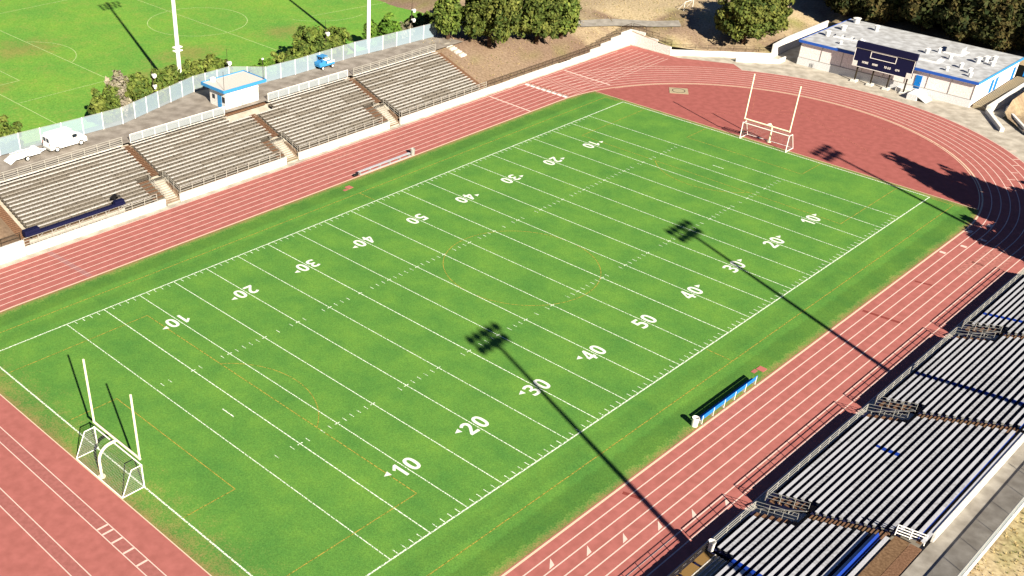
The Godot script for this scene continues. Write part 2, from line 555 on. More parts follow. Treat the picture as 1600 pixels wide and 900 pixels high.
	for s in [-1, 1]:
		o.append([Vector2(-54.6, 27.6 * s), Vector2(54.6, 27.6 * s)])
		o.append([Vector2(54.7 * s, -20.15), Vector2(38.4 * s, -20.15), Vector2(38.4 * s, 20.15), Vector2(54.7 * s, 20.15)])
		o.append([Vector2(54.7 * s, -9.15), Vector2(49.35 * s, -9.15), Vector2(49.35 * s, 9.15), Vector2(54.7 * s, 9.15)])
		o.append(arc(Vector2(43.9 * s, 0), 9.15, PI * (0.5 + 0.5 * s) - 0.92, PI * (0.5 + 0.5 * s) + 0.92, 24))
		o.append([Vector2(54.66 * s, 24.7), Vector2(54.66 * s, 27.6)])
		o.append([Vector2(54.66 * s, -27.6), Vector2(54.66 * s, -24.7)])
	o.append(arc(Vector2.ZERO, 9.15, 0, TAU, 64))
	o.append([Vector2(0, 24.6), Vector2(0, 27.6)])
	o.append([Vector2(0, -27.6), Vector2(0, -24.6)])
	for q in o:
		strip(field, "soccer_line", M.orange_paint if q.size() < 10 and (q[0].y > 10 or q[0].x < 0) else M.orange_faint, q, 0.09, 0.024)
	# yard numbers
	var font := SystemFont.new()
	font.font_names = PackedStringArray(["Droid Sans"])
	font.font_weight = 700
	var glyph := {}
	for c in ["0", "1", "2", "3", "4", "5"]:
		var tm2 := TextMesh.new()
		tm2.text = c
		tm2.font = font
		tm2.font_size = 64
		tm2.pixel_size = 0.02
		tm2.depth = 0.004
		tm2.curve_step = 3.0
		glyph[c] = tm2
	for s in [-1, 1]:
		for k in range(-4, 5):
			var value := 50 - absi(k) * 10
			var num := Node3D.new()
			num.name = "yard_number"
			field.add_child(num, true)
			num.position = Vector3(k * 10 * Y, 0.031, 17.0 * s)
			num.rotation.y = 0.0 if s > 0 else PI
			var str := str(value)
			for i in 2:
				var d := MeshInstance3D.new()
				d.name = "digit"
				d.mesh = glyph[str[i]]
				d.material_override = M.number_paint
				var bb: AABB = glyph[str[i]].get_aabb()
				var wide := 0.75 if str[i] == "1" else 1.12
				var sc := Vector3(wide / bb.size.x, 1.83 / bb.size.y, 1.0)
				var cen := bb.get_center()
				d.transform = Transform3D(Basis(Vector3.RIGHT, -PI / 2).scaled_local(sc), Vector3((-0.78 if i == 0 else 0.78) - cen.x * sc.x, 0.0, cen.y * sc.y))
				num.add_child(d, true)
			if k != 0:
				var toward := signf(k) * (1.0 if s > 0 else -1.0)
				var ar := st_new()
				var q := [Vector3(toward * 2.3, 0.002, -0.35), Vector3(toward * 1.62, 0.002, -0.68), Vector3(toward * 1.62, 0.002, -0.05)]
				if toward < 0:
					q = [q[0], q[1], q[2]]
				else:
					q = [q[0], q[2], q[1]]
				for v in q:
					ar.add_vertex(v)
				var am := MeshInstance3D.new()
				am.name = "arrow"
				am.mesh = done(ar)
				am.material_override = M.number_paint
				num.add_child(am, true)
	# small covers beside the field and the landing mat
	for q in [[0.2, -29.8, "near the long silver bench", 0.85], [0.8, 30.4, "near the blue bench", 0.8]]:
		var c := thing("valve_cover", "small square red rubber cover in the grass " + q[2], "cover", Vector3(q[0], 0.02, q[1]))
		bx(c, "lid", M.rubber_red, Vector3(q[0], 0.04, q[1]), Vector3(q[3], 0.06, q[3]))
		bx(c, "frame", M.track, Vector3(q[0] - 0.9, 0.03, q[1] - 0.3 * signf(q[1])), Vector3(0.7, 0.05, 0.4))
	var pit := thing("throwing_circle", "grey concrete throwing pad with a worn ring on the red surface", "throwing pad", Vector3(66.0, 0.01, -21.3))
	var pb := Basis(Vector3.UP, -0.95)
	bx(pit, "pad", M.sand, Vector3(66.0, 0.035, -21.3), Vector3(3.0, 0.05, 2.7), pb)
	var rs := st_new()
	add_strip(rs, arc(Vector2(66.0, -21.3), 1.0, 0, TAU, 32), 0.12, 0.066)
	part(pit, "ring", done(rs), M.dark_metal)

# ---------------------------------------------------------------- goals
func goals() -> void:
	for s: float in [-1.0, 1.0]:
		var e := FX * s
		var where := "by the jump runways" if s < 0 else "facing the scoreboard building"
		var g := thing("goalpost", "white football goalpost with cream gooseneck " + where, "goalpost", Vector3(e + 1.9 * s, 0.0, 0))
		var pts := [Vector3(e + 1.9 * s, 0.0, 0), Vector3(e + 1.9 * s, 1.7, 0)]
		for i in 9:
			var a := PI / 2 * i / 8.0
			pts.append(Vector3(e + 1.9 * s - 1.3 * s * (1 - cos(a)), 1.7 + 1.3 * sin(a), 0))
		pts.append(Vector3(e, 3.02, 0))
		tube(g, "gooseneck", M.cream_metal, pts, 0.13, 10)
		rod(g, "crossbar", M.cream_metal, Vector3(e, 3.05, -3.62), Vector3(e, 3.05, 3.62), 0.11)
		for z in [-3.55, 3.55]:
			rod(g, "upright", M.cream_metal, Vector3(e, 3.0, z), Vector3(e, 9.6, z), 0.1)
		rod(g, "base_pad", M.cream_metal, Vector3(e + 1.9 * s, 0.0, 0), Vector3(e + 1.9 * s, 0.12, 0), 0.32, -1, 14)
		var n := thing("soccer_goal", "white soccer goal with grey net under the goalpost " + where, "soccer goal", Vector3(e + s, 0, 0))
		var b := e + 2.2 * s
		var t := e + 1.0 * s
		for z in [-3.66, 3.66]:
			rod(n, "post", M.white_metal, Vector3(e, 0.02, z), Vector3(e, 2.44, z), 0.065)
			rod(n, "side_bar", M.white_metal, Vector3(e, 2.42, z), Vector3(t, 2.42, z), 0.045)
			rod(n, "back_stay", M.white_metal, Vector3(t, 2.42, z), Vector3(b, 0.06, z), 0.045)
			rod(n, "ground_bar", M.white_metal, Vector3(e, 0.07, z), Vector3(b, 0.07, z), 0.05)
		rod(n, "crossbar", M.white_metal, Vector3(e, 2.44, -3.72), Vector3(e, 2.44, 3.72), 0.065)
		rod(n, "ground_bar", M.white_metal, Vector3(b, 0.07, -3.66), Vector3(b, 0.07, 3.66), 0.045)
		var st := st_new()
		for i in 37:
			var z := -3.6 + 0.2 * i
			add_rod(st, Vector3(e, 2.42, z), Vector3(t, 2.40, z), 0.008, -1, 3)
			add_rod(st, Vector3(t, 2.40, z), Vector3(b, 0.08, z), 0.008, -1, 3)
		for i in 13:
			var f := i / 12.0
			var x := lerpf(t, b, f)
			var y := lerpf(2.40, 0.08, f)
			add_rod(st, Vector3(x, y, -3.66), Vector3(x, y, 3.66), 0.008, -1, 3)
			for z in [-3.66, 3.66]:
				add_rod(st, Vector3(x, y, z), Vector3(e, y, z), 0.008, -1, 3)
				add_rod(st, Vector3(lerpf(e, t, f), 2.4, z), Vector3(lerpf(e, b, f), 0.08, z), 0.008, -1, 3)
		part(n, "net", done(st), M.galvanised)

# ---------------------------------------------------------------- floodlights
func floodlight(label: String, at: Vector3, top: float, home: bool) -> void:
	var t := thing("floodlight_pole", label, "floodlight", at, "floodlight poles on both sides of the stadium")
	rod(t, "pole", M.white_metal, at, Vector3(at.x, top, at.z), 0.34 if home else 0.38, 0.2 if home else 0.2, 14)
	var dir := -1.0 if at.z > 0 else 1.0
	for r in 2:
		var y := top - 0.35 - 1.25 * r
		var w := 2.3 - 0.2 * r
		rod(t, "crossarm", M.galvanised, Vector3(at.x - w, y, at.z + dir * 0.25), Vector3(at.x + w, y, at.z + dir * 0.25), 0.09)
		for i in 5:
			var x := at.x - w + 0.3 + (2 * w - 0.6) * i / 4.0
			var lamp := rod(t, "lamp_head", M.galvanised, Vector3(x, y - 0.15, at.z + dir * 0.35), Vector3(x, y - 0.45, at.z + dir * 0.95), 0.14 if home else 0.24, 0.27 if home else 0.5, 12)
	if home and at.x < 10:
		for k in 2:
			bx(t, "bracket", M.white_metal, Vector3(at.x, at.y + 7.6 + 0.5 * k, at.z), Vector3(1.3, 0.16, 0.7))

func floodlights() -> void:
	floodlight("white floodlight pole behind the stand, next to the press box", Vector3(-0.9, 2.6, -65.6), 36.6, true)
	floodlight("white floodlight pole behind the stand, between the round green bushes", Vector3(33.9, 3.3, -61.3), 38.2, true)
	var z := 66.0
	for hx in [-14.4, 22.6, 59.7]:
		var x: float = hx - (z - 7.3) * 0.3955
		floodlight("tall floodlight pole behind the aluminium stand", Vector3(x, hill(Vector2(x, z)), z), (z - 7.3) * 0.6174 + 0.5, false)

# ---------------------------------------------------------------- stands
func row_z(i: float, s: float) -> float:
	return s * (42.15 + 0.61 * i)

func seat_y(i: float) -> float:
	return 1.65 + 0.205 * i

# one seating section: spans[i] = [x0, x1] of row i
func section(called: String, label: String, s: float, spans: Array, home: bool, blue := {}, top_trim := false) -> Node3D:
	var cx: float = (spans[-1][0] + spans[-1][1]) / 2
	var t := thing(called, label, "bleacher", Vector3(cx, 0.0, 42.0 * s), "home bleacher sections" if home else "visitor bleacher sections")
	var br := st_new()
	for i in spans.size():
		if spans[i] == null:
			continue
		var x0: float = spans[i][0]
		var x1: float = spans[i][1]
		var z := row_z(i, s)
		var y := seat_y(i)
		var n := int(ceil((x1 - x0) / 6.2))
		var cuts := []
		for k in n + 1:
			cuts.append(lerpf(x0, x1, float(k) / n))
		for k in n:
			var a: float = cuts[k] + 0.012
			var b: float = cuts[k + 1] - 0.012
			var sm: Material = M.aluminium if hash01(i * 13 + k * 29 + int(cx)) < 0.6 else M.aluminium_dull
			if home:
				sm = M.seat_wood if hash01(i * 31 + k * 7 + int(cx)) < 0.5 else M.seat_wood_pale
				if hash01(i * 53 + k * 19 + int(cx) * 3) < 0.28:
					sm = M.seat_wood_dark
			var dy := (hash01(i * 17 + k * 5) - 0.5) * 0.02
			if blue.has(i) and blue[i] > a and blue[i] < b:
				var m0: float = blue[i]
				bx(t, "seat_plank", sm, Vector3((a + m0 - 0.28) / 2, y, z), Vector3(m0 - 0.28 - a, 0.045, 0.275))
				bx(t, "blue_seat_plank", M.seat_blue, Vector3(m0, y, z), Vector3(0.54, 0.045, 0.275))
				bx(t, "seat_plank", sm, Vector3((b + m0 + 0.28) / 2, y, z), Vector3(b - m0 - 0.28, 0.045, 0.275))
			else:
				bx(t, "seat_plank", sm, Vector3((a + b) / 2, y + dy * (1.0 if home else 0.3), z), Vector3(b - a, 0.05, 0.3 if home else 0.275))
		var fm: Material = M.grey_wood if home else M.navy_deck
		bx(t, "footboard", fm, Vector3((x0 + x1) / 2, y - 0.475, z - 0.145 * s), Vector3(x1 - x0, 0.05, 0.6))
		bx(t, "riser", fm, Vector3((x0 + x1) / 2, y - 0.36, z + 0.17 * s), Vector3(x1 - x0, 0.2, 0.025))
		var q := 0
		var x := x0 + 0.25
		while x < x1:
			add_box(br, Vector3(x - cx, y - 0.225, z - 42.0 * s), Vector3(0.05, 0.4, 0.2))
			x += 1.83
			q += 1
	var bm := MeshInstance3D.new()
	bm.name = "seat_brackets"
	bm.mesh = done(br)
	bm.material_override = M.grey_wood if home else M.galvanised
	bm.set_meta("kind", "stuff")
	t.add_child(bm, true)
	return t

func rail(t: Node3D, m: Material, a: Vector3, b: Vector3, high: float, bars: int, posts: int, r := 0.03) -> void:
	for k in posts + 1:
		var p := a.lerp(b, float(k) / posts)
		rod(t, "rail_post", m, p, p + Vector3(0, high, 0), r * 1.1, -1, 6)
	for k in bars:
		var h := Vector3(0, high * (1.0 - float(k) / bars) - 0.02, 0)
		rod(t, "rail", m, a + h, b + h, r, -1, 6)

func stair(label: String, group: String, s: float, x: float, w: float, ux0: float, ux1: float, rows: int, side: Array, home: bool) -> void:
	var t := thing("aisle_stairs", label, "stairs", Vector3(x, 0, 41.4 * s), group)
	var cm: Material = M.concrete if home else M.pale_metal
	for k in 11:
		bx(t, "step", cm, Vector3(x, 0.09 + 0.18 * k, (41.42 + 0.33 * k + 0.165) * s), Vector3(w, 0.18, 0.33 if k else 0.3))
	bx(t, "landing", M.grey_wood if home else M.brown_deck, Vector3((ux0 + ux1) / 2, 2.06, 45.32 * s), Vector3(maxf(w, ux1 - ux0) + 0.5, 0.08, 0.46))
	var n := (rows - 6) * 2 + 1
	for k in n:
		bx(t, "wooden_step", M.brown_wood if home or hash01(k) < 0.75 else M.brown_deck, Vector3((ux0 + ux1) / 2 + (hash01(k * 3) - 0.5) * 0.03, 2.5 + 0.1025 * k, (45.72 + 0.305 * k) * s), Vector3(ux1 - ux0 - 0.04, 0.06, 0.29))
		bx(t, "step_riser", M.brown_deck, Vector3((ux0 + ux1) / 2, 2.42 + 0.1025 * k, (45.72 + 0.305 * k + 0.14) * s), Vector3(ux1 - ux0 - 0.05, 0.1, 0.02))
	for q in side:
		for i in 6:
			bx(t, "side_step", M.brown_wood, Vector3((q[0] + q[1]) / 2, 1.24 + 0.205 * i, row_z(i, s) - 0.1 * s), Vector3(q[1] - q[0], 0.07, 0.42))
			bx(t, "side_panel", M.grey_wood if home else M.navy_deck, Vector3((q[0] + q[1]) / 2, 0.6 + 0.1025 * i, row_z(i, s) - 0.15 * s), Vector3(q[1] - q[0] - 0.06, 1.2 + 0.205 * i, 0.6))
	var rm: Material = M.pale_metal if home else M.galvanised
	for e in [-1, 1]:
		var rx: float = x + e * (w / 2 + 0.08)
		rail(t, rm, Vector3(rx, 1.0 if home else 1.2, 41.5 * s), Vector3(rx, 2.1, 45.0 * s), 1.0, 3, 3, 0.024)
	if not home:
		rod(t, "handrail", rm, Vector3(x, 0.9, 41.6 * s), Vector3(x, 2.9, 45.2 * s), 0.05, -1, 8)
		for k in 3:
			rod(t, "rail_post", rm, Vector3(x, 0.18 + 0.6 * k, (41.7 + 1.1 * k) * s), Vector3(x, 0.98 + 0.6 * k, (41.7 + 1.1 * k) * s), 0.045, -1, 6)

func berm(s: float, x0: float, x1: float) -> ArrayMesh:
	var pr := [Vector2(41.8, 0.0), Vector2(45.6, 1.7), Vector2(54.0, 4.5), Vector2(54.0, 0.0)]
	var st := st_new()
	for i in 3:
		var a: Vector2 = pr[i]
		var b: Vector2 = pr[i + 1]
		quad(st, Vector3(x0, a.y, a.x * s), Vector3(x0, b.y, b.x * s), Vector3(x1, b.y, b.x * s), Vector3(x1, a.y, a.x * s))
	for x in [x0, x1]:
		quad(st, Vector3(x, pr[0].y, pr[0].x * s), Vector3(x, pr[1].y, pr[1].x * s), Vector3(x, pr[2].y, pr[2].x * s), Vector3(x, 0, 54 * s))
	return done(st)

func home_stand() -> void:
	struct("bank", berm(-1, -41, 41), M.concrete, "concrete bank under the weathered wooden seating")
	var names := ["weathered wooden bleacher section behind the navy covered counter", "weathered wooden bleacher section between the van side and the press box", "weathered wooden bleacher section in front of the light blue cart", "weathered wooden bleacher section beside the brown earth bank"]
	var edge := [[-39.1, -20.2, -22.7], [-18.95, 0.1, -2.3], [1.35, 20.35, 17.4], [21.55, 40.0, 40.0]]
	for k in 4:
		var spans := []
		for i in 16:
			var a: float = edge[k][0]
			var b: float = edge[k][1] if i > 5 else edge[k][2]
			if k == 0 and i < 2:
				a = -27.2
			if k > 0 and i < 6:
				a += 0.65
			# the press box stands on the upper rows
			if k == 1 and i > 13:
				b = -3.3
			if k == 2 and i > 13:
				a = 4.6
			spans.append([a, b])
		var t := section("bleacher_section", names[k], -1, spans, true)
		var fx0: float = edge[k][0] if k else -40.9
		var fx1: float = edge[k][2] + 0.4 if k < 3 else 41.2
		var front := -41.45
		rail(t, M.pale_metal, Vector3(fx0 + (0.3 if k else 0.0), 1.0, front), Vector3(fx1, 1.0, front), 1.1, 3, int(round((fx1 - fx0) / 1.84)), 0.04)
		# back edge: walkway board and rail or fence
		var bx0: float = edge[k][0]
		var bx1: float = edge[k][1]
		if k == 1:
			bx1 = -3.3
		if k == 2:
			bx0 = 4.6
		bx(t, "back_board", M.seat_wood_pale, Vector3((bx0 + bx1) / 2, 4.86, -51.95), Vector3(bx1 - bx0, 0.12, 0.4))
		if k == 0 or k == 3:
			rail(t, M.pale_metal, Vector3(bx0, 4.94, -51.75), Vector3(bx1, 4.94, -51.75), 1.1, 4, 10, 0.04)
		else:
			rail(t, M.white_metal, Vector3(bx0, 4.94, -51.75), Vector3(bx1, 4.94, -51.75), 1.15, 1, 8, 0.035)
			rod(t, "rail", M.dark_metal, Vector3(bx0, 5.02, -51.75), Vector3(bx1, 5.02, -51.75), 0.04)
			bx(t, "wire_mesh", M.chain_link, Vector3((bx0 + bx1) / 2, 5.52, -51.75), Vector3(bx1 - bx0, 1.0, 0.012))
	# front wall pieces between the stairs
	var gaps := [[-40.9, -21.1], [-18.8, -0.85], [1.45, 19.3], [21.65, 80.9]]
	var wall_name := ["below the navy counter", "below the second bleacher section", "below the third bleacher section", "running on to the white corner"]
	for k in 4:
		var w := thing("front_wall", "low white concrete wall " + wall_name[k], "wall", Vector3((gaps[k][0] + gaps[k][1]) / 2, 0, -41.5), "white walls along the far straight")
		var x: float = gaps[k][0]
		while x < gaps[k][1] - 0.1:
			var b: float = minf(x + 6.0, gaps[k][1])
			if k == 3 and b > 66.0:
				b = gaps[k][1]
				x = maxf(x, 60.0)
				bx(w, "wall_panel", M.white_wall, Vector3(63.0, 0.5, -41.5), Vector3(6.0, 1.0, 0.3))
				for j in 5:
					var h := 1.0 + 0.42 * j
					var a0 := 66.0 + 3.0 * j
					var a1 := 69.0 + 3.0 * j if j < 4 else 81.15
					bx(w, "wall_panel", M.white_wall, Vector3((a0 + a1) / 2, h / 2, -41.5), Vector3(a1 - a0, h, 0.3))
					rail(w, M.dark_metal, Vector3(a0, h, -41.6), Vector3(a1, h, -41.6), 1.1, 2, 2, 0.028)
					bx(w, "fence_mesh", M.dark_link, Vector3((a0 + a1) / 2, h + 0.55, -41.6), Vector3(a1 - a0, 1.0, 0.012))
			else:
				bx(w, "wall_panel", M.white_wall, Vector3((x + b) / 2, 0.5, -41.5), Vector3(b - x, 1.0, 0.3))
			x = b
		if k == 3:
			rail(w, M.dark_metal, Vector3(41.6, 1.0, -41.6), Vector3(66.0, 1.0, -41.6), 1.1, 2, 13, 0.028)
			bx(w, "fence_mesh", M.dark_link, Vector3(53.8, 1.55, -41.6), Vector3(24.4, 1.0, 0.012))
	# taller wall past the stand
	var lw := thing("end_wall", "tall white concrete wall past the navy counter", "wall", Vector3(-60, 0, -41.5))
	for k in 4:
		bx(lw, "wall_panel", M.white_wall, Vector3(-46.0 - 10.0 * k, 0.98, -41.5), Vector3(9.99, 1.96, 0.32))
	rail(lw, M.dark_metal, Vector3(-80, 1.96, -41.55), Vector3(-41.2, 1.96, -41.55), 1.0, 2, 16, 0.035)
	bx(lw, "fence_mesh", M.dark_link, Vector3(-60.6, 2.45, -41.55), Vector3(38.6, 0.95, 0.012))
	# stairs
	stair("concrete and brown wooden aisle stairs beside the navy counter section", "home aisle stairs", -1, -19.85, 1.9, -20.15, -19.0, 16, [[-22.6, -21.0]], true)
	stair("concrete and brown wooden aisle stairs below the press box", "home aisle stairs", -1, 0.3, 1.9, 0.15, 1.3, 14, [[-2.2, -0.85]], true)
	stair("concrete and brown wooden aisle stairs beside the light blue cart", "home aisle stairs", -1, 20.45, 1.9, 20.4, 21.5, 16, [[17.5, 19.3]], true)
	for q in [[-40.6, "narrow brown wooden steps at the end by the tall white wall"], [40.5, "narrow brown wooden steps beside the brown earth bank"]]:
		var e := thing("side_stairs", q[1], "stairs", Vector3(q[0], 1.0, -42), "home side stairs")
		for k in 32:
			bx(e, "wooden_step", M.brown_wood, Vector3(q[0] + 0.1, 1.15 + 0.1025 * k, -41.9 - 0.305 * k), Vector3(0.95 if q[0] > 0 else 1.6, 0.2, 0.3))
	# navy covered counter with platform
	var c := thing("covered_counter", "long navy covered counter on the front rail with diagonal braces", "counter", Vector3(-33.5, 1.0, -41.9))
	bx(c, "platform", M.brown_deck, Vector3(-33.4, 1.52, -42.35), Vector3(12.2, 0.08, 1.3))
	bx(c, "cover", M.navy, Vector3(-33.6, 2.3, -41.62), Vector3(13.4, 0.36, 0.46))
	bx(c, "cover_end", M.navy, Vector3(-39.6, 2.48, -41.85), Vector3(1.9, 0.7, 0.75))
	bx(c, "cover_end", M.navy, Vector3(-27.6, 2.46, -41.8), Vector3(1.3, 0.62, 0.6))
	for k in 7:
		rod(c, "brace", M.pale_metal, Vector3(-40.0 + 1.84 * k, 1.02, -41.4), Vector3(-38.4 + 1.84 * k, 2.0, -41.4), 0.022, -1, 6)
	bx(c, "back_panel", M.pale_metal, Vector3(-33.5, 1.3, -41.72), Vector3(13.2, 0.5, 0.03))
	var tp := thing("camera_tripod", "black camera on a tripod at the end of the navy counter", "tripod", Vector3(-27.6, 1.56, -42.6))
	for a in 3:
		var d := Vector3(cos(a * TAU / 3), 0, sin(a * TAU / 3)) * 0.45
		rod(tp, "leg", M.black_metal, Vector3(-27.6, 1.56, -42.6) + d, Vector3(-27.6, 2.8, -42.6), 0.04, -1, 6)
	bx(tp, "camera", M.black_metal, Vector3(-27.7, 3.0, -42.6), Vector3(0.75, 0.36, 0.32), Basis(Vector3.UP, 0.4))
	rod(tp, "lens", M.black_metal, Vector3(-27.4, 3.0, -42.45), Vector3(-27.0, 3.0, -42.25), 0.12)
	# top walkway
	var top := PackedVector2Array([Vector2(-70, -51.9), Vector2(47, -51.9), Vector2(46.2, -57.6), Vector2(28, -58.6), Vector2(15, -58.4), Vector2(9.5, -58.8), Vector2(6, -62.6), Vector2(-1.5, -62.9), Vector2(-9, -60.6), Vector2(-20, -58.6), Vector2(-70, -60)])
	struct("walkway", sheet(top, 5.0), M.asphalt, "grey asphalt walkway behind the wooden seating")
	var ek := thing("concrete_steps", "short flight of pale concrete steps at the top end of the wooden seating", "steps", Vector3(44.2, 4.2, -51.5))
	for k in 8:
		bx(ek, "step", M.white_wall if k % 2 else M.concrete, Vector3(44.0 + 0.06 * k, 4.86 - 0.16 * k, -53.0 + 0.48 * k), Vector3(1.3, 0.3, 0.5))
	# screened fence
	var f := thing("screen_fence", "tall pale blue screened fence behind the wooden stand", "fence", Vector3(0, 5, -58))
	var path := [Vector2(-60, -60), Vector2(-45, -59.6), Vector2(-31, -59), Vector2(-22, -58.3), Vector2(-16, -58.0), Vector2(-8.7, -60), Vector2(-1.1, -62), Vector2(5.5, -62), Vector2(9.5, -58.2), Vector2(15.1, -57.9), Vector2(27.9, -58.2), Vector2(33.7, -57.7), Vector2(45.8, -57.0)]
	for i in path.size() - 1:
		var a: Vector2 = path[i]
		var b: Vector2 = path[i + 1]
		var n := int(ceil(a.distance_to(b) / 3.05))
		for k in n:
			var p := a.lerp(b, float(k) / n)
			var q := a.lerp(b, float(k + 1) / n)
			rod(f, "fence_post", M.white_metal, Vector3(p.x, 5, p.y), Vector3(p.x, 7.35, p.y), 0.06, -1, 6)
			rod(f, "fence_rail", M.galvanised, Vector3(p.x, 7.32, p.y), Vector3(q.x, 7.32, q.y), 0.03, -1, 6)
			var mid := (p + q) / 2
			bx(f, "screen_panel", M.screen_cloth if hash01(i * 11 + k * 3) < 0.55 else M.screen_cloth_thin, Vector3(mid.x, 6.15, mid.y), Vector3(p.distance_to(q) - 0.05, 2.25, 0.012), Basis(Vector3.UP, -(q - p).angle()))

func press_box() -> void:
	var t := thing("press_box", "white press box with blue roof edge and blue door on the stand", "press box", Vector3(0.8, 4.6, -54.6))
	bx(t, "wall", M.white_wall, Vector3(0.8, 5.95, -54.7), Vector3(6.0, 3.1, 3.6))
	bx(t, "base", M.brown_wood, Vector3(0.8, 4.5, -52.6), Vector3(7.4, 0.14, 1.0))
	bx(t, "sill", M.white_metal, Vector3(0.8, 7.02, -52.86), Vector3(6.04, 0.1, 0.14))
	bx(t, "shutter", M.pink_wall, Vector3(0.8, 6.2, -52.89), Vector3(5.7, 1.5, 0.03))
	rod(t, "vent", M.galvanised, Vector3(0.8, 5.2, -52.9), Vector3(0.8, 5.2, -52.84), 0.13, -1, 10)
	var roof := bx(t, "roof", M.gravel_roof, Vector3(1.2, 7.66, -55.2), Vector3(7.6, 0.22, 5.2))
	for q in [[1.2, -52.56, 7.72, 0.1], [1.2, -57.84, 7.72, 0.1]]:
		bx(roof, "fascia", M.sky_blue, Vector3(q[0], 7.68, q[1]), Vector3(q[2], 0.42, q[3]))
	for x in [-2.65, 5.05]:
		bx(roof, "fascia", M.sky_blue, Vector3(x, 7.68, -55.2), Vector3(0.1, 0.42, 5.18))
	var door := bx(t, "door", M.sky_blue, Vector3(-2.22, 5.75, -54.2), Vector3(0.05, 2.0, 0.9))
	bx(door, "handle", M.galvanised, Vector3(-2.26, 5.7, -53.9), Vector3(0.04, 0.12, 0.05))
	bx(t, "window", M.glass, Vector3(-2.22, 6.3, -53.3), Vector3(0.04, 0.8, 0.6))
	bx(t, "window", M.glass, Vector3(-2.22, 6.3, -55.6), Vector3(0.04, 0.6, 0.6))
	rod(t, "antenna", M.dark_metal, Vector3(-2.2, 7.77, -53.0), Vector3(-2.2, 10.4, -53.0), 0.03)
	rod(t, "antenna", M.dark_metal, Vector3(4.9, 7.77, -53.0), Vector3(4.9, 10.6, -53.0), 0.035)
	bx(t, "antenna_head", M.white_metal, Vector3(4.9, 10.7, -53.0), Vector3(0.25, 0.2, 0.2))
	bx(t, "air_unit", M.white_metal, Vector3(-1.0, 8.05, -57.2), Vector3(0.6, 0.55, 0.5))

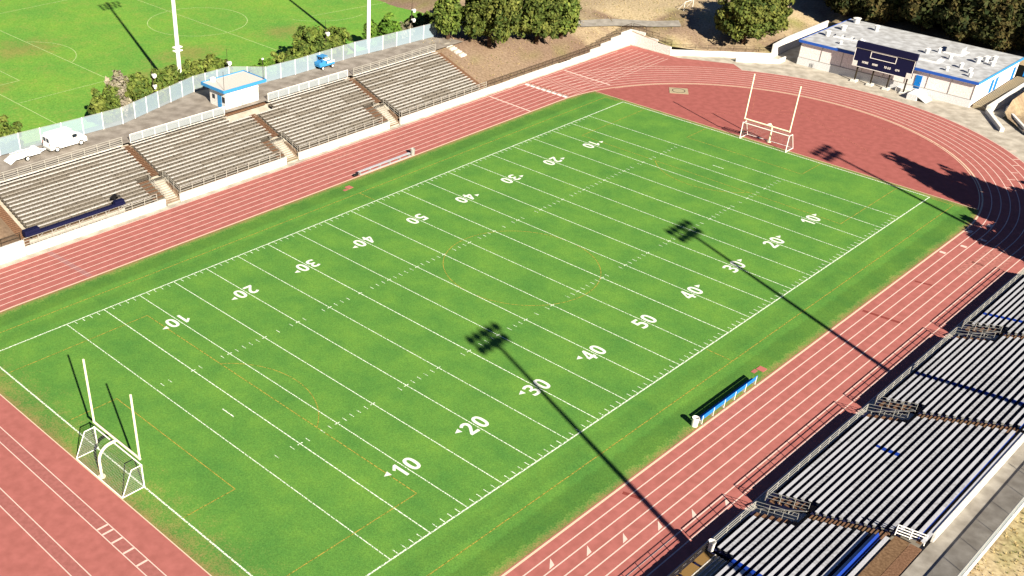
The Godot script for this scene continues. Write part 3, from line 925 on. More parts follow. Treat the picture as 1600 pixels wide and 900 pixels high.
# ---------------------------------------------------------------- visitors
func visitor_stand() -> void:
	struct("bank", berm(1, -70, 41), M.concrete, "bank under the aluminium seating")
	var names := ["white aluminium bleacher section beside the brown carpet platform", "white aluminium bleacher section with four blue seats halfway up", "white aluminium bleacher section crossed by a full blue seat line", "white aluminium bleacher section opposite the far end zone corner"]
	var low := [[-60.0, -21.8], [-17.8, -1.75], [2.3, 18.35], [22.4, 39.7]]
	var up := [[-60.0, -20.4], [-19.25, -0.27], [0.88, 19.85], [21.0, 39.7]]
	for k in 4:
		var spans := []
		var blue := {}
		for i in 19 if k else 15:
			var a: float = low[k][0] if i < 6 else up[k][0]
			var b: float = low[k][1] if i < 6 else up[k][1]
			if k == 0 and i < 3:
				a = -27.25 - 0.2 * i
			spans.append([a, b])
			if k == 0 and i > 2:
				blue[i] = -28.45 - 0.22 * (i - 3)
			if k == 1 and i > 4 and i < 9:
				blue[i] = -7.0 - 0.23 * (i - 5)
			if k == 2:
				blue[i] = 8.83 - 0.232 * i
			if k == 3 and i < 14:
				blue[i] = 25.5 - 0.232 * i
		var t := section("bleacher_section", names[k], 1, spans, false, blue)
		var x0: float = [-27.0, -18.8, 1.37, 21.42][k]
		var x1: float = [-20.72, -0.55, 19.56, 39.7][k]
		var wx0: float = x0 if k else -60.0
		bx(t, "front_panel", M.navy, Vector3((wx0 + x1) / 2, 0.66, 41.62), Vector3(x1 - wx0, 1.32, 0.06))
		rail(t, M.galvanised, Vector3(x0, 1.16, 41.46), Vector3(x1, 1.16, 41.46), 0.98, 3, int(round((x1 - x0) / 1.84)), 0.035)
		if k == 0:
			bx(t, "back_board", M.seat_blue, Vector3(-40.2, 4.62, 50.95), Vector3(39.5, 0.5, 0.06), Basis(Vector3.RIGHT, -0.5))
			bx(t, "back_board", M.aluminium, Vector3(-40.2, 4.84, 51.55), Vector3(39.5, 0.06, 0.3))
			bx(t, "deck", M.brown_deck, Vector3(-40.0, 4.68, 52.4), Vector3(40.6, 0.08, 1.1))
			bx(t, "deck", M.brown_wood, Vector3(-40.0, 4.66, 53.42), Vector3(40.6, 0.08, 0.86))
		else:
			var c := (x0 + x1) / 2 - 0.25
			bx(t, "back_board", M.seat_blue, Vector3(c, 5.2, 53.28), Vector3(19.0, 0.1, 0.05))
			bx(t, "back_board", M.brown_deck, Vector3(c, 5.06, 53.46), Vector3(19.6, 0.06, 0.36))
			bx(t, "back_board", M.aluminium, Vector3(c, 5.34, 53.72), Vector3(19.6, 0.05, 0.3))
	for q in [[-19.75, -20.4, -19.25, "concrete and brown wooden aisle stairs by the white access gate"], [0.4, -0.27, 0.88, "concrete and brown wooden aisle stairs level with the halfway line"], [20.45, 19.85, 21.0, "concrete and brown wooden aisle stairs before the last aluminium section"]]:
		var x: float = q[0]
		stair(q[3], "visitor aisle stairs", 1, x, 1.7, q[1], q[2], 19 if x > -10 else 15, [[x - 1.95, x - 1.0], [x + 1.0, x + 1.9]], false)
	# white back wall
	var w := thing("back_wall", "white concrete wall behind the top row of aluminium seats", "wall", Vector3(10, 4.6, 54.0))
	for k in 10:
		bx(w, "wall_panel", M.white_wall, Vector3(-15.25 + 6.0 * k, 4.9, 53.98), Vector3(5.98, 1.15, 0.2))
	# gate at the top
	var g := thing("access_gate", "white tubular gate rail on the brown wooden deck", "gate", Vector3(-20, 4.7, 52.7))
	rail(g, M.white_metal, Vector3(-19.6, 4.7, 51.75), Vector3(-19.2, 4.7, 53.75), 1.0, 4, 2, 0.045)
	# carpet platform
	var p := thing("carpet_platform", "raised platform with brown carpet panels and pale strips", "platform", Vector3(-32, 1.2, 42.6))
	bx(p, "front_board", M.navy, Vector3(-34.2, 1.32, 41.3), Vector3(13.4, 0.3, 0.06))
	for k in 7:
		bx(p, "white_dash", M.aluminium, Vector3(-28.6 - 1.05 * k, 1.42, 41.26), Vector3(0.55, 0.12, 0.03))
		bx(p, "carpet_panel", M.carpet, Vector3(-28.75 - 2.0 * k, 1.3, 41.78), Vector3(1.7, 0.07, 0.8))
		bx(p, "deck_board", M.sand, Vector3(-28.75 - 2.0 * k, 1.28, 42.8), Vector3(1.98, 0.06, 1.2))
		for j in 4:
			bx(p, "pale_strip", M.seat_wood_pale, Vector3(-28.75 - 2.0 * k, 1.335, 42.25 + 0.32 * j), Vector3(1.97, 0.05, 0.07))
	bx(p, "body", M.navy, Vector3(-34.2, 0.62, 42.4), Vector3(13.2, 1.2, 2.0))
	rail(p, M.dark_metal, Vector3(-40.5, 1.34, 41.5), Vector3(-27.9, 1.34, 41.5), 1.0, 4, 7, 0.03)
	var can := thing("trash_can", "white open trash can at the end of the carpet platform", "trash can", Vector3(-27.6, 1.3, 41.62))
	ring_can(can, Vector3(-27.6, 1.34, 41.62), 0.3, 0.85, M.white_metal)
	# rear promenade
	struct("promenade", sheet(PackedVector2Array([Vector2(-70, 53.95), Vector2(41.3, 53.95), Vector2(41.3, 57.15), Vector2(-70, 57.15)]), 4.6), M.pavement, "grey paved promenade behind the aluminium stand")
	var f := thing("promenade_fence", "low blue grey chain link fence along the promenade", "fence", Vector3(-10, 4.6, 57.0))
	bx(f, "kerb", M.white_wall, Vector3(-14, 4.66, 57.12), Vector3(108, 0.22, 0.16))
	for k in 24:
		var x := -44.3 + 3.05 * k
		rod(f, "fence_post", M.galvanised, Vector3(x, 4.6, 57.0), Vector3(x, 5.76, 57.0), 0.03, -1, 6)
		rod(f, "top_rail", M.galvanised, Vector3(x, 5.75, 57.0), Vector3(x + 3.05, 5.75, 57.0), 0.055, -1, 8)
		bx(f, "mesh_panel", M.chain_link, Vector3(x + 1.52, 5.18, 57.0), Vector3(3.0, 1.1, 0.012))
	var v := thing("vent_pipe", "white vent pipe with thin mast beyond the promenade fence", "vent pipe", Vector3(-5.4, 4.3, 57.7))
	rod(v, "base", M.white_metal, Vector3(-5.4, 4.2, 57.7), Vector3(-5.4, 5.6, 57.7), 0.28, -1, 12)
	rod(v, "mast", M.white_metal, Vector3(-5.4, 5.6, 57.7), Vector3(-5.4, 6.7, 57.7), 0.05)
	for k in 9:
		var sp := thing("dry_shrub", "dead brown shrub on the dry ground past the promenade", "shrub", Vector3(-14 + 1.9 * k, 4.2, 58.6 + 1.4 * hash01(k + 3)), "dead shrubs past the promenade")
		var sm := st_new()
		rng.seed = 100 + k
		for i in 60:
			var d := Vector3(rng.randfn(), absf(rng.randfn()) * 0.8, rng.randfn()).normalized() * rng.randf_range(0.25, 0.6)
			add_rod(sm, Vector3.ZERO, d, 0.02, 0.006, 3)
		part(sp, "twigs", done(sm), M.bark, sp.position)

func ring_can(t: Node3D, at: Vector3, r: float, h: float, m: Material) -> void:
	var st := st_new()
	var n := 18
	for i in n:
		var a := Vector3(cos(TAU * i / n), 0, sin(TAU * i / n))
		var b := Vector3(cos(TAU * (i + 1) / n), 0, sin(TAU * (i + 1) / n))
		var up := Vector3(0, h, 0)
		quad(st, a * r * 0.9, a * r + up, b * r + up, b * r * 0.9)
		quad(st, b * r * 0.82, b * r * 0.9 + up, a * r * 0.9 + up, a * r * 0.82)
		quad(st, a * r * 1.06 + up, a * r * 0.88 + up, b * r * 0.88 + up, b * r * 1.06 + up)
		quad(st, a * r * 0.85 + Vector3(0, 0.05, 0), Vector3(0, 0.05, 0), Vector3(0, 0.05, 0), b * r * 0.85 + Vector3(0, 0.05, 0))
	part(t, "bin", done(st), m, at)
	var rim := TorusMesh.new()
	rim.inner_radius = r * 0.92
	rim.outer_radius = r * 1.1
	rim.rings = 18
	rim.ring_segments = 6
	part(t, "rim", rim, m, at + Vector3(0, h, 0))

func benches() -> void:
	for q in [[-7.05, 31.0, 1.0, "blue", "long blue team bench with white frame beside the near straight"], [8.95, -31.95, -1.0, "silver", "long silver team bench beside the far straight"]]:
		var t := thing("team_bench", q[4], "bench", Vector3(q[0], 0, q[1]))
		var x: float = q[0]
		var z: float = q[1]
		var s: float = q[2]
		var sm: Material = M.sky_blue if q[3] == "blue" else M.aluminium
		if q[3] == "blue":
			sm = M.door_blue
		for k in 2:
			bx(t, "seat_plank", M.aluminium if k else sm, Vector3(x, 0.45, z - s * 0.1 + s * 0.22 * k), Vector3(10.0, 0.05, 0.2))
			if q[3] == "blue":
				bx(t, "back_plank", sm, Vector3(x, 0.7 + 0.24 * k, z + s * 0.34), Vector3(10.0, 0.2, 0.04))
		bx(t, "foot_plank", M.aluminium, Vector3(x, 0.12, z - s * 0.28), Vector3(10.0, 0.04, 0.2))
		for k in 6:
			var lx := x - 4.8 + 1.92 * k
			bx(t, "leg", M.galvanised, Vector3(lx, 0.23, z), Vector3(0.06, 0.42, 0.5))
			if q[3] == "blue":
				bx(t, "back_post", M.white_metal, Vector3(lx, 0.52, z + s * 0.37), Vector3(0.05, 1.0, 0.05))
			bx(t, "foot_bar", M.galvanised, Vector3(lx, 0.06, z + s * 0.2), Vector3(0.06, 0.06, 0.8))
	ring_can(thing("trash_can", "white trash can at the end of the blue bench", "trash can", Vector3(-12.5, 0.02, 31.0)), Vector3(-12.5, 0.02, 31.0), 0.32, 0.9, M.white_metal)
	ring_can(thing("trash_can", "grey trash can at the end of the silver bench", "trash can", Vector3(14.5, 0.02, -31.9)), Vector3(14.5, 0.02, -31.9), 0.32, 0.9, M.galvanised)
	var bg := thing("equipment_bag", "black equipment bag lying at the end of the silver bench", "bag", Vector3(3.4, 0.02, -31.9))
	var bm := CapsuleMesh.new()
	bm.radius = 0.2
	bm.height = 0.9
	bm.radial_segments = 12
	bm.rings = 4
	part(bg, "body", bm, M.black_metal, Vector3(3.4, 0.21, -31.9), Basis(Vector3.FORWARD, PI / 2))
	tube(bg, "handle", M.black_metal, [Vector3(3.2, 0.38, -31.9) - bg.position, Vector3(3.3, 0.5, -31.9) - bg.position, Vector3(3.5, 0.5, -31.9) - bg.position, Vector3(3.6, 0.38, -31.9) - bg.position], 0.025, 6).position = Vector3.ZERO

# ---------------------------------------------------------------- vehicles
func prism(p: Node, called: String, m: Material, outline: PackedVector2Array, z0: float, z1: float, at: Vector3, pinch := 0.0) -> MeshInstance3D:
	# outline in x, y; the upper part is drawn in by pinch
	var st := st_new()
	var top := -1e9
	for v in outline:
		top = maxf(top, v.y)
	var f := func(v: Vector2, z: float) -> Vector3:
		var k := pinch * smoothstep(top * 0.5, top, v.y)
		return Vector3(v.x, v.y, z - signf(z) * k)
	var idx := Geometry2D.triangulate_polygon(outline)
	for i in range(0, idx.size(), 3):
		var t := [outline[idx[i]], outline[idx[i + 1]], outline[idx[i + 2]]]
		for v in t:
			st.add_vertex(f.call(v, z1))
		t.reverse()
		for v in t:
			st.add_vertex(f.call(v, z0))
	for i in outline.size():
		var a := outline[i]
		var b := outline[(i + 1) % outline.size()]
		quad(st, f.call(a, z0), f.call(b, z0), f.call(b, z1), f.call(a, z1))
	return part(p, called, done(st), m, at)

func wheel(t: Node3D, c: Vector3, r: float, s: float) -> void:
	var tyre := rod(t, "wheel", M.tyre, c - Vector3(0, 0, 0.11), c + Vector3(0, 0, 0.11), r, -1, 18)
	var hub := CylinderMesh.new()
	hub.height = 0.03
	hub.bottom_radius = r * 0.62
	hub.top_radius = r * 0.55
	hub.radial_segments = 14
	var o := MeshInstance3D.new()
	o.name = "hub_cap"
	o.mesh = hub
	o.material_override = M.white_metal
	o.position = Vector3(0, 0.12 * s * signf(along(Vector3(0, 0, 1)).y.z), 0)
	tyre.add_child(o, true)

func vehicles() -> void:
	var at := Vector3(-26.0, 5.0, -56.2)
	var t := thing("cargo_van", "white cargo van with dark rear windows parked behind the stand", "van", at)
	var o := PackedVector2Array([Vector2(-2.65, 0.42), Vector2(2.62, 0.4), Vector2(2.68, 0.75), Vector2(2.6, 1.05), Vector2(1.85, 1.22), Vector2(1.2, 1.95), Vector2(0.95, 2.08), Vector2(-2.45, 2.1), Vector2(-2.62, 1.95), Vector2(-2.68, 0.8)])
	prism(t, "body", M.van_white, o, -1.0, 1.0, at, 0.16)
	for s: float in [-1.0, 1.0]:
		for x in [-1.75, 1.75]:
			wheel(t, at + Vector3(x, 0.37, 0.9 * s), 0.37, s)
		bx(t, "side_window", M.glass, at + Vector3(0.98, 1.5, 0.93 * s), Vector3(0.72, 0.45, 0.04), Basis(Vector3.RIGHT, -0.14 * s))
		bx(t, "rear_window", M.glass, at + Vector3(-2.66, 1.6, 0.4 * s), Vector3(0.04, 0.5, 0.55), Basis(Vector3.FORWARD, -0.03))
		bx(t, "tail_light", M.rubber_red, at + Vector3(-2.68, 1.1, 0.88 * s), Vector3(0.03, 0.4, 0.12))
		bx(t, "mirror", M.white_metal, at + Vector3(1.35, 1.35, 1.08 * s), Vector3(0.12, 0.28, 0.2))
	bx(t, "windscreen", M.glass, at + Vector3(1.5, 1.6, 0), Vector3(0.04, 0.78, 1.6), Basis(Vector3.FORWARD, -0.74))
	bx(t, "bumper", M.galvanised, at + Vector3(-2.74, 0.5, 0), Vector3(0.14, 0.2, 1.9))
	bx(t, "bumper", M.galvanised, at + Vector3(2.72, 0.48, 0), Vector3(0.12, 0.22, 1.9))
	for k in 3:
		rod(t, "roof_rack", M.white_metal, at + Vector3(-1.8 + 1.2 * k, 2.2, -0.85), at + Vector3(-1.8 + 1.2 * k, 2.2, 0.85), 0.04)
	for s in [-0.6, 0.0, 0.5]:
		rod(t, "ladder_rail", M.white_metal, at + Vector3(-2.5, 2.28, s - 0.1), at + Vector3(0.9, 2.28, s - 0.1), 0.045)
	at = Vector3(-31.6, 5.0, -56.2)
	var r := thing("flatbed_trailer", "white low flatbed trailer hitched behind the cargo van", "trailer", at)
	bx(r, "bed", M.van_white, at + Vector3(-0.2, 0.55, 0), Vector3(3.4, 0.12, 1.8))
	for s: float in [-1.0, 1.0]:
		wheel(r, at + Vector3(-0.5, 0.33, 1.03 * s), 0.33, s)
		bx(r, "fender", M.van_white, at + Vector3(-0.5, 0.74, 1.03 * s), Vector3(0.95, 0.06, 0.28))
		bx(r, "side_rail", M.van_white, at + Vector3(-0.2, 0.78, 0.88 * s), Vector3(3.4, 0.06, 0.06))
		beam(r, "drawbar", M.van_white, at + Vector3(1.4, 0.5, 0.6 * s), at + Vector3(2.7, 0.5, 0.05 * s), 0.1, 0.1)
	bx(r, "ramp", M.van_white, at + Vector3(-2.35, 0.34, 0), Vector3(1.1, 0.07, 1.75), Basis(Vector3.FORWARD, -0.45))
	bx(r, "front_box", M.van_white, at + Vector3(1.25, 0.85, 0), Vector3(0.5, 0.5, 1.4))
	# blue cart
	at = Vector3(20.6, 5.0, -57.3)
	var c := thing("utility_cart", "light blue utility cart parked by the screened fence", "cart", at)
	bx(c, "bed", M.sky_blue, at + Vector3(0, 0.65, 0), Vector3(3.0, 0.35, 1.3))
	bx(c, "seat", M.sky_blue, at + Vector3(-0.6, 1.05, 0), Vector3(0.6, 0.5, 1.2))
	bx(c, "hood", M.sky_blue, at + Vector3(-1.25, 0.95, 0), Vector3(0.7, 0.4, 1.2))
	for s: float in [-1.0, 1.0]:
		for x in [-1.0, 1.0]:
			wheel(c, at + Vector3(x, 0.28, 0.66 * s), 0.28, s)
		for x in [-1.0, 0.0]:
			rod(c, "roof_post", M.sky_blue, at + Vector3(x, 0.85, 0.58 * s), at + Vector3(x, 1.95, 0.58 * s), 0.035, -1, 6)
		bx(c, "side_board", M.white_metal, at + Vector3(0.75, 0.95, 0.62 * s), Vector3(1.5, 0.3, 0.05))
	bx(c, "roof_frame", M.sky_blue, at + Vector3(-0.5, 1.97, 0), Vector3(1.3, 0.06, 1.25))

func small_posts() -> void:
	for q in [[-6.6, -64.2, 3.4, 8.6, "dark post with two round white loudspeakers among the bushes", 2], [25.6, -62.6, 3.5, 8.6, "post with one round white loudspeaker before the olive bush", 1], [45.0, -62.2, 3.6, 8.8, "post with white loudspeaker box near the round green bush", 2], [6.2, -63.2, 3.6, 7.9, "post with white box speaker behind the press box", 1]]:
		var t := thing("speaker_post", q[4], "speaker post", Vector3(q[0], q[2], q[1]), "loudspeaker posts behind the fence")
		rod(t, "post", M.dark_metal, Vector3(q[0], q[2] - 0.3, q[1]), Vector3(q[0], q[3], q[1]), 0.08)
		for k in q[5]:
			var c := Vector3(q[0], q[3] - 0.4 - 1.6 * k, q[1] + 0.35)
			rod(t, "speaker", M.white_metal, c - Vector3(0, 0, 0.3), c + Vector3(0, 0, 0.3), 0.18, 0.33, 14)
		rod(t, "finial", M.dark_metal, Vector3(q[0], q[3], q[1]), Vector3(q[0], q[3] + 1.6, q[1]), 0.03)

# ---------------------------------------------------------------- far end
func far_end() -> void:
	# corner wall and low wall beyond the chute
	var w := thing("corner_wall", "white stepped concrete wall turning at the sprint chute end", "wall", Vector3(81.1, 0, -37))
	for k in 3:
		var h: float = [2.65, 2.05, 1.5][k]
		var z0 := -41.35 + 2.8 * k
		bx(w, "wall_panel", M.white_wall, Vector3(81.25, h / 2, z0 + 1.4), Vector3(0.3, h, 2.8))
		rail(w, M.dark_metal, Vector3(81.3, h, z0), Vector3(81.3, h, z0 + 2.8), 1.1, 2, 2, 0.028)
		bx(w, "fence_mesh", M.dark_link, Vector3(81.3, h + 0.55, z0 + 1.4), Vector3(0.012, 1.0, 2.8))
	var l := thing("low_wall", "low white concrete wall below the spreading oak tree", "wall", Vector3(87, 0, -26))
	var pts := [Vector2(81.2, -32.95), Vector2(84.1, -29.7), Vector2(87.0, -26.4), Vector2(89.9, -23.1), Vector2(92.9, -19.75), Vector2(99, -20.35), Vector2(106, -20.35), Vector2(114, -20.35)]
	for i in pts.size() - 1:
		var a: Vector2 = pts[i]
		var b: Vector2 = pts[i + 1]
		var h := 0.95 if i < 4 else 2.5
		var mid := (a + b) / 2
		bx(l, "wall_panel", M.white_wall, Vector3(mid.x, h / 2, mid.y), Vector3(a.distance_to(b) + 0.05, h, 0.3), Basis(Vector3.UP, -(b - a).angle()))
		if i < 4:
			rail(l, M.dark_metal, Vector3(a.x + 0.2, h, a.y - 0.2), Vector3(b.x + 0.2, h, b.y - 0.2), 0.9, 2, 2, 0.025)
	var rw := thing("ramp_wall", "short white ramp wall at the corner of the clubhouse", "wall", Vector3(90, 0, -18))
	for q in [[Vector2(86.6, -23.0), Vector2(91.2, -17.4)], [Vector2(91.2, -17.4), Vector2(93.4, -17.4)]]:
		var mid: Vector2 = (q[0] + q[1]) / 2
		bx(rw, "wall_panel", M.white_wall, Vector3(mid.x, 0.4, mid.y), Vector3(q[0].distance_to(q[1]), 0.8, 0.25), Basis(Vector3.UP, -(q[1] - q[0]).angle()))
	rail(rw, M.galvanised, Vector3(87.5, 0.8, -22.2), Vector3(91.2, 0.8, -17.6), 0.5, 1, 4, 0.025)
	# clubhouse
	var t := thing("clubhouse", "flat roofed pale clubhouse with blue trim behind the scoreboard", "building", Vector3(102.8, 0, -0.5))
	var x0 := 93.65
	var x1 := 112.0
	var z0 := -15.2
	var z1 := 14.2
	bx(t, "wall", M.pink_wall, Vector3((x0 + x1) / 2, 1.95, (z0 + z1) / 2), Vector3(x1 - x0, 3.9, z1 - z0))
	bx(t, "plinth", M.grey_wall, Vector3(x0 - 0.04, 0.62, (z0 + z1) / 2), Vector3(0.12, 1.24, z1 - z0 + 0.02))
	bx(t, "ledge", M.galvanised, Vector3(x0 - 0.07, 1.27, (z0 + z1) / 2), Vector3(0.1, 0.07, z1 - z0 + 0.02))
	for z in [-15.15, -11.3, -7.6, -3.9, -0.2, 3.5, 6.9, 10.5, 14.12]:
		bx(t, "joint_strip", M.galvanised, Vector3(x0 - 0.03, 2.6, z), Vector3(0.08, 2.6, 0.09))
	for z in [-12.6, -12.2]:
		rod(t, "drain_pipe", M.dark_metal, Vector3(x0 - 0.2, 0.1, z), Vector3(x0 - 0.2, 0.75, z), 0.035, -1, 6)
	var roof := bx(t, "roof", M.roof, Vector3((x0 + x1) / 2, 4.02, (z0 + z1) / 2), Vector3(x1 - x0 + 0.7, 0.24, z1 - z0 + 0.6))
	bx(t, "trim", M.trim_blue, Vector3(x0 - 0.38, 3.98, (z0 + z1) / 2), Vector3(0.1, 0.42, z1 - z0 + 0.8))
	bx(t, "trim", M.sky_blue, Vector3((x0 + x1) / 2, 3.98, z1 + 0.35), Vector3(x1 - x0 + 0.7, 0.42, 0.1))
	bx(t, "trim", M.trim_blue, Vector3((x0 + x1) / 2, 3.98, z0 - 0.35), Vector3(x1 - x0 + 0.7, 0.42, 0.1))
	for z in [-4.2, 4.6]:
		bx(roof, "roof_seam", M.grey_wall, Vector3(98.8, 4.155, z), Vector3(0.12, 0.03, 9.5))
	# doors
	var d := bx(t, "door", M.door_blue, Vector3(x0 - 0.05, 1.95, 7.1 - 1.6), Vector3(0.1, 2.1, 1.0))
	bx(d, "handle", M.galvanised, Vector3(x0 - 0.13, 1.9, 5.85), Vector3(0.05, 0.14, 0.06))
	for x in [101.2, 103.0, 110.5]:
		var e := bx(t, "door", M.door_blue, Vector3(x, 1.75, z1 + 0.04), Vector3(1.0, 2.1, 0.1))
		bx(e, "handle", M.galvanised, Vector3(x + 0.35, 1.7, z1 + 0.12), Vector3(0.06, 0.14, 0.05))
	bx(t, "shade_screen", M.door_blue, Vector3(112.6, 2.2, 15.4), Vector3(1.2, 2.0, 0.1))
	bx(t, "porch", M.grey_wall, Vector3(91.9, 0.45, 6.4), Vector3(3.2, 0.9, 1.6))
	bx(t, "porch_ramp", M.grey_wall, Vector3(91.6, 0.38, 8.0), Vector3(2.4, 0.12, 1.7), Basis(Vector3.RIGHT, 0.45))
	bx(t, "bench_sill", M.white_wall, Vector3(93.1, 0.3, 3.9), Vector3(0.8, 0.6, 2.4))
	# roof fittings
	var v := [[99.0, -13.4, 0.45, 0.9], [104.5, -13.2, 0.5, 0.8], [96.2, -9.6, 0.28, 0.5], [108.5, -9.0, 0.4, 0.9], [110.4, -13.6, 0.6, 0.9], [95.6, 8.6, 0.3, 0.6], [98.6, 9.6, 0.35, 0.8], [97.0, 11.6, 0.35, 0.8], [95.2, 12.4, 0.32, 0.7], [101.8, 6.6, 0.35, 0.8], [103.4, 10.4, 0.45, 0.9], [104.6, 11.2, 0.45, 1.0], [106.0, 12.0, 0.4, 0.9], [103.6, 12.6, 0.4, 0.7], [102.2, 2.6, 0.4, 0.8], [104.2, 3.8, 0.3, 0.7]]
	for q in v:
		var b := rod(t, "roof_vent", M.grey_wall, Vector3(q[0], 4.1, q[1]), Vector3(q[0], 4.1 + q[3], q[1]), q[2] * 0.8, q[2], 10)
		rod(t, "vent_cap", M.white_metal, Vector3(q[0], 4.1 + q[3], q[1]), Vector3(q[0], 4.22 + q[3], q[1]), q[2] * 1.25, q[2] * 0.4, 10)
	for q in [[106.6, 5.6, 2.6, 2.4, 0.9], [99.6, 3.9, 2.2, 3.6, 0.35], [100.6, -10.2, 1.0, 1.0, 0.4], [100.4, -11.8, 1.0, 1.0, 0.4], [100.8, -8.6, 1.0, 1.0, 0.4]]:
		bx(t, "roof_unit", M.roof, Vector3(q[0], 4.14 + q[4] / 2, q[1]), Vector3(q[2], q[4], q[3]), Basis(Vector3.UP, 0.05))
		bx(t, "unit_base", M.grey_wall, Vector3(q[0] - 0.3, 4.18, q[1] + 0.2), Vector3(q[2] + 0.9, 0.1, q[3] + 0.7))
	# scoreboard
	var s := thing("scoreboard", "navy scoreboard on four posts in front of the clubhouse", "scoreboard", Vector3(92.2, 0, 0))
	for z in [-4.1, -1.37, 1.38, 4.2]:
		bx(s, "post", M.dark_metal, Vector3(92.3, 2.0, z), Vector3(0.2, 4.0, 0.22))
		bx(s, "footing", M.white_wall, Vector3(92.25, 0.14, z), Vector3(1.1, 0.28, 0.95))
	bx(s, "panel", M.navy, Vector3(92.15, 4.05, -0.12), Vector3(0.4, 2.9, 9.9))
	bx(s, "header", M.navy, Vector3(92.1, 6.05, -0.1), Vector3(0.46, 1.02, 10.1))
	bx(s, "trim", M.galvanised, Vector3(91.88, 5.51, -0.1), Vector3(0.06, 0.06, 10.0))
	bx(s, "trim", M.white_metal, Vector3(91.93, 2.6, -0.12), Vector3(0.06, 0.08, 9.9))
	for z in [-5.04, 4.8]:
		bx(s, "trim", M.white_metal, Vector3(91.93, 4.05, z), Vector3(0.05, 2.85, 0.07))
	for q in [[5.38, -0.3, 0.08, 4.2], [4.38, -0.3, 0.08, 4.2]]:
		bx(s, "frame_bar", M.white_metal, Vector3(91.93, q[0], q[1]), Vector3(0.06, q[2], q[3]))
	for z in [-2.4, 1.8]:
		bx(s, "frame_bar", M.white_metal, Vector3(91.93, 4.88, z), Vector3(0.06, 1.08, 0.08))
	for z in [-4.65, 4.35]:
		bx(s, "sponsor_plate", M.white_wall, Vector3(91.92, 3.02, z), Vector3(0.05, 0.85, 0.75))
	var font := SystemFont.new()
	font.font_names = PackedStringArray(["Droid Sans"])
	font.font_weight = 700
	for q in [["HOME", -3.0, 1.0], ["DOWN", -1.35, 0.85], ["TO GO", 0.75, 1.1], ["QTR", 2.4, 0.7]]:
		var tm := TextMesh.new()
		tm.text = q[0]
		tm.font = font
		tm.font_size = 48
		tm.pixel_size = 0.01
		tm.depth = 0.02
		var bb := tm.get_aabb()
		var sc := Vector3(q[2] / bb.size.x, 0.34 / bb.size.y, 1)
		part(s, "lettering", tm, M.white_metal, Vector3(91.93, 3.45, q[1]), Basis(Vector3.UP, -PI / 2).scaled_local(sc))
	# ramp walls to the right of the clubhouse
	var rp := thing("access_ramp", "pale concrete access ramp with parapet walls beside the clubhouse", "ramp", Vector3(96, 0, 18))
	bx(rp, "deck", M.sand, Vector3(103.0, 0.55, 15.7), Vector3(18.0, 0.5, 2.2), Basis(Vector3.BACK, 0.03))
	for k in 8:
		bx(rp, "deck_groove", M.grey_wood, Vector3(103.0, 0.83, 14.85 + 0.26 * k), Vector3(17.6, 0.05, 0.05), Basis(Vector3.BACK, 0.03))
	for q in [[Vector2(112, 17.0), Vector2(93.2, 17.2), 1.15, 0.75], [Vector2(93.2, 17.2), Vector2(86.6, 21.8), 0.6, 0.55], [Vector2(112, 19.0), Vector2(95.2, 19.4), 1.1, 0.7], [Vector2(95.2, 19.4), Vector2(88.6, 24.4), 0.8, 0.35]]:
		var mid: Vector2 = (q[0] + q[1]) / 2
		bx(rp, "parapet", M.white_wall, Vector3(mid.x, q[2] / 2, mid.y), Vector3(q[0].distance_to(q[1]), q[2], q[3]), Basis(Vector3.UP, -(q[1] - q[0]).angle()))
	# path behind the corner and a bench on the dry field
	var path := [Vector2(60, -58), Vector2(68, -52.5), Vector2(74, -48.2), Vector2(80, -45), Vector2(86, -39.5), Vector2(89, -36.5)]
	var st := st_new()
	for i in path.size() - 1:
		var a: Vector2 = path[i]
		var b: Vector2 = path[i + 1]
		var n := (b - a).normalized().orthogonal() * 1.3
		var q := [a + n, b + n, b - n, a - n]
		var u := []
		for e: Vector2 in q:
			u.append(Vector3(e.x, hill(e) + 0.2, e.y))
		quad(st, u[0], u[1], u[2], u[3])
	struct("path", done(st), M.pavement, "pale paved path over the dry bank behind the corner wall")
	var lower := thing("field_backstop", "small white soccer goal frame on the dry field", "goal frame", Vector3(97, hill(Vector2(97, -40)), -40))
	var y := lower.position.y
	for q in [[-1.5, 0.0], [1.5, 0.0]]:
		rod(lower, "post", M.white_metal, Vector3(97 + q[0], y, -40), Vector3(97 + q[0], y + 1.6, -40), 0.05)
	rod(lower, "crossbar", M.white_metal, Vector3(95.5, y + 1.6, -40), Vector3(98.5, y + 1.6, -40), 0.05)
	for k in 2:
		rod(lower, "back_stay", M.white_metal, Vector3(95.5 + 3 * k, y + 1.6, -40), Vector3(95.5 + 3 * k, y, -41.2), 0.04)

